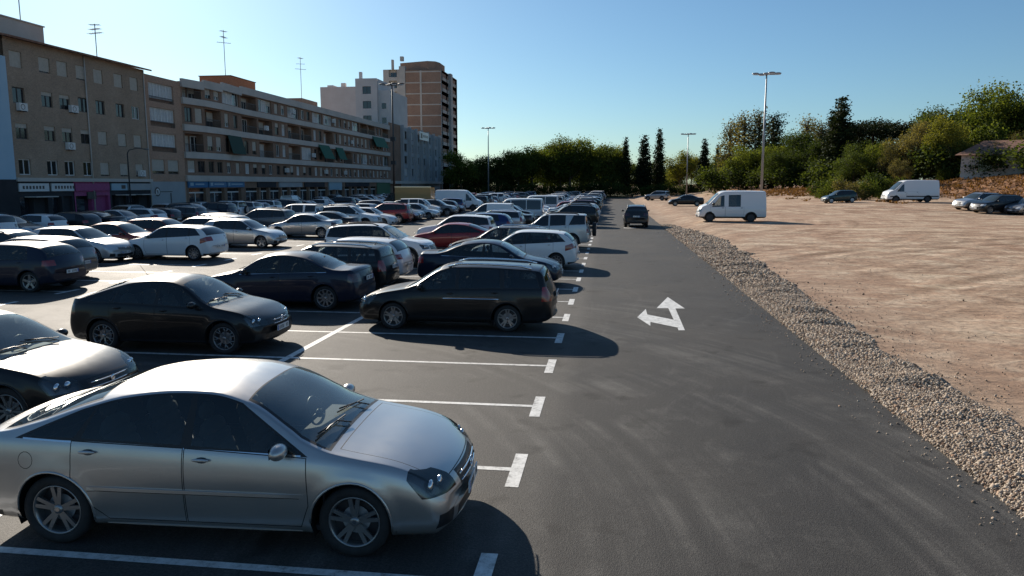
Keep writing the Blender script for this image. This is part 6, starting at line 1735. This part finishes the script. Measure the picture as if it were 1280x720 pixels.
# (row, key, colour, X centre, Y, nose right?, label or None)
V = [
 ('A', 'liftback', 'silver', -3.58, 6.68, 1, 'silver liftback filling the bottom left, nearest car to the viewer'),
 ('A', 'estate', 'black', -3.42, 16.75, 0, 'black estate car with roof rails, nose to the left, alone beside the lane'),
 ('A', 'saloon_low', 'dark blue', -3.85, 24.0, 1, 'dark blue-black low saloon right behind the black estate car'),
 ('A', 'hatch_smart', 'white', -3.3, 29.0, 0, 'white hatchback with red tail lamps behind the dark low saloon'),
 ('A', 'estate', 'dark grey', -4.6, 31.6, 0, 'dark estate car mostly hidden behind the white hatchback'),
 ('A', 'offroader', 'pale silver', -3.1, 38.4, 0, 'silver off-roader with a spare wheel on its tail'),
 ('A', 'suv', 'black', -3.0, 57.5, 0, None), ('A', 'suv', 'dark grey', -3.2, 62.5, 0, None),
 ('B', 'saloon', 'black', -9.08, 9.2, 1, 'black saloon cut by the left edge behind the silver liftback'),
 ('B', 'fastback', 'black', -8.55, 13.9, 1, 'black liftback with chevron badge and Y-spoke wheels'),
 ('B', 'saloon', 'dark blue', -8.62, 19.0, 0, 'very dark saloon with pale ten-spoke wheel, nose to the left'),
 ('B', 'estate', 'black', -8.7, 21.75, 0, 'black estate car with roof rails behind the dark saloon, second row'),
 ('B', 'hatch', 'white', -8.75, 24.2, 0, 'white hatchback squeezed just before the big white crossover in the second row'),
 ('B', 'suv', 'white', -9.15, 29.0, 1, 'big white crossover with nose to the right and privacy glass'),
 ('B', 'coupe', 'red', -7.7, 36.2, 0, 'red low car in the second row from the lane'),
 ('B', 'hatch', 'blue', -8.0, 46.0, 0, 'dark blue hatchback in the second row behind the red car'),
 ('B', 'estate', 'silver', -8.0, 50.9, 0, 'silver estate car just behind the dark blue hatchback'),
 ('B', 'saloon', 'black', -7.6, 53.4, 0, 'black saloon just before the small pale panel van'),
 ('B', 'box_panel', 'white', -9.2, 56.4, 0, 'small white panel van in the second row beside the minibus'),
 ('B', 'van_window', 'white', -8.4, 67.5, 0, 'white minibus with dark side windows in the second row'),
 ('B', 'van_window', 'white', -8.2, 85.0, 0, None),
 ('C', 'hatch', 'dark blue', -18.65, 20.9, 0, 'dark blue hatchback at the left with multi-spoke wheel'),
 ('C', 'hatch', 'grey', -20.0, 23.3, 0, 'grey hatchback behind the dark blue hatchback at the left'),
 ('C', 'hatch_smart', 'white', -18.95, 30.4, 0, 'white hatchback alone in its bay, tail to the aisle'),
 ('C', 'hatch', 'silver', -18.85, 36.5, 1, 'silver hatchback, nose to the right, right of the lone white hatchback'),
 ('C', 'saloon', 'silver', -18.6, 43.8, 0, 'silver saloon with its tail to the aisle, behind the silver hatchback'),
 ('C', 'saloon', 'black', -18.7, 47.6, 0, 'black saloon behind the silver saloon in the third row'),
 ('C', 'suv', 'white', -19.0, 53.2, 1, None), ('C', 'hatch', 'white', -18.4, 55.8, 1, None), ('C', 'suv', 'red', -18.6, 60.6, 0, 'red crossover in the third row'),
 ('C', 'hatch', 'black', -18.4, 63.4, 1, None), ('C', 'box_small', 'white', -18.9, 73.4, 1, 'white small van with windows before the yellow truck'), ('C', 'suv', 'grey', -17.9, 76.0, 1, None), ('C', 'hatch', 'silver', -17.9, 68.3, 1, None),
 ('C', 'van_long', 'white', -18.4, 90.6, 1, 'long white van, nose to the right, beside the yellow box truck'),
 ('D', 'estate', 'brown', -23.1, 26.2, 1, 'brown estate car with glaring roof, at the left behind the blue hatchback'),
 ('D', 'hatch', 'pale silver', -22.3, 28.8, 1, 'pale silver hatchback with nose toward the lone white hatchback'),
 ('D', 'saloon', 'maroon', -23.2, 32.6, 1, 'maroon saloon behind the pale silver hatchback'),
 ('D', 'hatch', 'maroon', -23.4, 36.6, 1, 'maroon hatchback farther back in the fourth row'),
 ('D', 'estate', 'silver', -22.6, 38.6, 0, None), ('D', 'hatch', 'white', -23.0, 41.2, 0, None), ('D', 'hatch', 'black', -23.6, 43.9, 1, None), ('D', 'suv', 'grey', -22.6, 46.2, 0, None), ('D', 'hatch', 'white', -22.7, 49.0, 1, None),
 ('D', 'box_small', 'white', -22.9, 52.2, 0, 'white small van in the fourth row before the street'),
]
used = {}
for v in V: used.setdefault(v[0], []).append(v[4])
rnd = random.Random(21)
def rcol(): return rnd.choices(['white', 'silver', 'grey', 'black', 'dark grey', 'dark blue', 'blue', 'red', 'maroon', 'pale silver'], [26, 18, 10, 14, 8, 7, 4, 5, 3, 6])[0]
def rkey(): return rnd.choices(['hatch', 'hatch_smart', 'hatch_small', 'saloon', 'liftback', 'estate', 'suv', 'mpv', 'box_small', 'offroader'], [18, 12, 14, 10, 8, 10, 16, 8, 5, 2])[0]
for row, X, k0, k1, p in (('A', -3.3, 22, 68, .93), ('B', -8.3, 12, 68, .82), ('C', -18.7, 19, 67, .86), ('D', -23.4, 11, 67, .92), ('E', -34.8, 7, 60, .95)):
    for k in range(k0, k1):
        Y = 6.83+2.465*k
        if any(abs(Y-u) < 2.1 for u in used.get(row, [])): continue
        if row == 'C' and 86 < Y < 95: continue
        if row == 'D' and 88 < Y < 96: continue
        if rnd.random() > p: continue
        key = rkey(); 
        if row in 'AB' and rnd.random() < .03: key = 'van_window'
        V.append((row, key, rcol(), X+rnd.uniform(-.25, .35), Y+rnd.uniform(-.12, .12), rnd.random() < (.25 if row == 'A' else .5), None))
V.sort(key=lambda v: (v[0], v[4])); cnt = {}
for row, key, col, X, Y, nr, lab in V:
    cnt[row] = cnt.get(row, 0)+1
    if lab is None: lab = '%s %s, %s from the near end of the %s' % (col, WORD[key], ordinal(cnt[row]), ROWN[row])
    d = math.hypot(X, Y); lod = 0 if d < 34 else 1 if d < 72 else 2
    nm, cat = KIND[key]
    sk = {'wiper'} if key not in ('liftback', 'fastback', 'saloon') else ()
    place_car(nm, key, PC[col], (X, Y, 0), R(2.2) if key == 'liftback' and Y < 8 else (0 if nr else PI)+rnd.gauss(0, .008), lab, cat, 'cars parked in the marked bays', lod, sk)
# vehicles on the lane and the dirt field
def on_ground(name, key, col, x, y, hd, label, cat, lod, dz=0):
    o = place_car(name, key, PC[col], (x, y, 0), hd, label, cat, None, lod)
    if x > 4.3:
        f = Vector((math.cos(hd), math.sin(hd), 0)); l = Vector((-f.y, f.x, 0)); T_ = lambda v: terrain(x+v.x, y+v.y)-.012
        zf, zb, zl, zr = T_(f*1.4), T_(-f*1.4), T_(l*.8), T_(-l*.8)
        o.location.z = (zf+zb)/2; o.rotation_euler = (math.atan2(zl-zr, 1.6), -math.atan2(zf-zb, 2.8), hd)
    return o
on_ground('driving_car', 'suv', 'dark grey', 2.05, 58.6, R(90), 'dark crossover driving away along the lane', 'car', 1)
on_ground('parked_van', 'van_old', 'white', 9.2, 58.7, R(180), 'old white high-roof van standing on the dirt with one side window', 'van', 0)
on_ground('parked_saloon', 'saloon', 'black', 9.9, 99.1, R(178), 'dark saloon on the dirt behind the old white van', 'car', 1)
on_ground('parked_crossover', 'suv', 'silver', 8.3, 132, R(150), 'silver crossover at the far end of the dirt field', 'car', 1)
on_ground('parked_hatchback', 'hatch_small', 'dark green', 26.3, 90.2, R(188), 'small dark green hatchback at the foot of the bank', 'car', 1)
on_ground('parked_van', 'van_long', 'white', 34.3, 91.2, R(183), 'long white high-roof van parked at the foot of the bank', 'van', 1)
on_ground('parked_crossover', 'suv', 'silver', 35.4, 77.4, R(196), 'silver crossover, leftmost of the cars at the right edge', 'car', 1)
on_ground('parked_crossover', 'suv', 'black', 35.4, 73.8, R(196), 'black crossover, second of the cars at the right edge', 'car', 1)
on_ground('parked_hatchback', 'hatch', 'grey', 37.6, 72.6, R(200), 'grey hatchback, third of the cars at the right edge', 'car', 1)
on_ground('parked_hatchback', 'hatch', 'white', 37.6, 69.0, R(205), 'white hatchback, rightmost of the cars at the right edge', 'car', 1)
for i, (x, col, key) in enumerate(((-42+0*1, 'white', 'van_window'), (-41.2, 'silver', 'hatch'), (-41.2, 'black', 'saloon'), (-41.2, 'grey', 'hatch'))):
    pass
yk = 60
rnd = random.Random(8); i = 0
while yk < 150:
    key = 'box_panel' if 88 < yk < 94 else rkey(); i += 1
    nm, cat = KIND[key]
    place_car(nm, key, PC['white' if key == 'box_panel' else rcol()], (-41.1, yk, 0), R(90), '%s, %s from the left along the street kerb by the shops' % (WORD[key], ordinal(i)), cat, 'cars parked along the street kerb', 2)
    yk += rnd.choice([5.4, 5.6, 6.0, 10.5])
# yellow box truck
rt = empty('box_truck', (-25.2, 92.0, 0), PI); tag(rt, 'yellow-brown box truck behind the long white van', 'truck')
mb = MB(); mb.box(-3.1, 1.5, -1.05, 1.05, .75, 2.85); mb.box(-3.13, 1.53, -1.08, 1.08, 2.85, 2.92, 1); mb.box(-3.13, 1.53, -1.08, 1.08, .68, .76, 1)
mb.build('cargo_box', [PC['yellow'], M['chrome']], rt)
mb = MB(); prof = [(1.6, .45), (1.6, 2.2), (2.1, 2.15), (2.75, 1.35), (3.3, 1.1), (3.4, .5)]
n_ = len(prof); mb.add([(x, -.95, z) for x, z in prof]+[(x, .95, z) for x, z in prof], [tuple(range(n_)), tuple(range(2*n_-1, n_-1, -1))]+[(i, n_+i, n_+(i+1) % n_, (i+1) % n_) for i in range(n_)])
cab = mb.build('cab', [PC['white']], rt)
mb = MB(); mb.add([(2.13, -.85, 2.1), (2.13, .85, 2.1), (2.74, .85, 1.4), (2.74, -.85, 1.4)], [(0, 1, 2, 3)]); mb.v = [(x+.02, y, z+.02) for x, y, z in mb.v]; mb.build('windscreen', [M['glass_far']], cab)
for sd in (1, -1):
    mb = MB(); mb.box(1.75, 2.35, sd*.955 if sd > 0 else -.965, sd*.965 if sd > 0 else -.955, 1.35, 2.0); mb.build('window', [M['glass_far']], cab)
for x in (-1.9, 2.5):
    for sd in (1, -1):
        mb = tyre_mb(.37, .24, 20); w = mb.build('wheel', [M['rubber']], rt, (x, sd*.85, .37)); mb = rim_mb(.37, .24, 'cover', 18); q = mb.build('rim', [M['steel_cover'], M['alloy_dark'], M['chrome'], M['steel_cover']], w)
        if sd < 0: w.rotation_euler.z = PI
mb = MB(); mb.box(-3.0, 3.1, -.4, .4, .45, .7); mb.build('chassis', [M['trim']], rt)

# ------------------------------------------------------------------ camera, sky and sun
cam = bpy.data.cameras.new('camera'); co = bpy.data.objects.new('camera', cam); link(co); scene.camera = co
co.location = (0, 0, 3.25); co.rotation_euler = (R(90-8.0), 0, R(7.44))
cam.sensor_width = 36; cam.lens = 36*925/1280; cam.clip_start = .1; cam.clip_end = 5000
AZ = math.atan2(.80, -.60); EL = R(26)
w = bpy.data.worlds.new('World'); scene.world = w; w.use_nodes = True; nt = w.node_tree
s_ = N(nt, 'ShaderNodeTexSky', sky_type='NISHITA'); s_.sun_disc = False; s_.sun_elevation = EL; s_.sun_rotation = PI/2-AZ
s_.air_density = 1.0; s_.dust_density = .6; s_.ozone_density = 2.5; s_.altitude = 200
tn = N(nt, 'ShaderNodeMix', data_type='RGBA', blend_type='MULTIPLY'); tn.inputs['Factor'].default_value = 1; tn.inputs['B'].default_value = (.78, 1.03, 1.16, 1)
nt.links.new(s_.outputs[0], tn.inputs['A']); nt.links.new(tn.outputs['Result'], nt.nodes['Background'].inputs[0]); nt.nodes['Background'].inputs[1].default_value = SKY
sl = bpy.data.lights.new('sun', 'SUN'); sl.energy = SUN; sl.angle = R(.53); sl.color = (1, .90, .77); so = bpy.data.objects.new('sun', sl); link(so)
dr = -Vector((math.cos(EL)*math.cos(AZ), math.cos(EL)*math.sin(AZ), math.sin(EL))); so.rotation_euler = dr.to_track_quat('-Z', 'Y').to_euler(); so.location = (-30, 40, 40)
scene.view_settings.view_transform = 'Standard'; scene.view_settings.look = 'None'; scene.view_settings.exposure = EXPO; scene.view_settings.gamma = 1
scene.render.engine = 'CYCLES'; scene.cycles.use_denoising = True; scene.cycles.max_bounces = 8; scene.cycles.transparent_max_bounces = 16; scene.cycles.diffuse_bounces = 3; scene.cycles.glossy_bounces = 3
scene.cycles.sample_clamp_indirect = 6
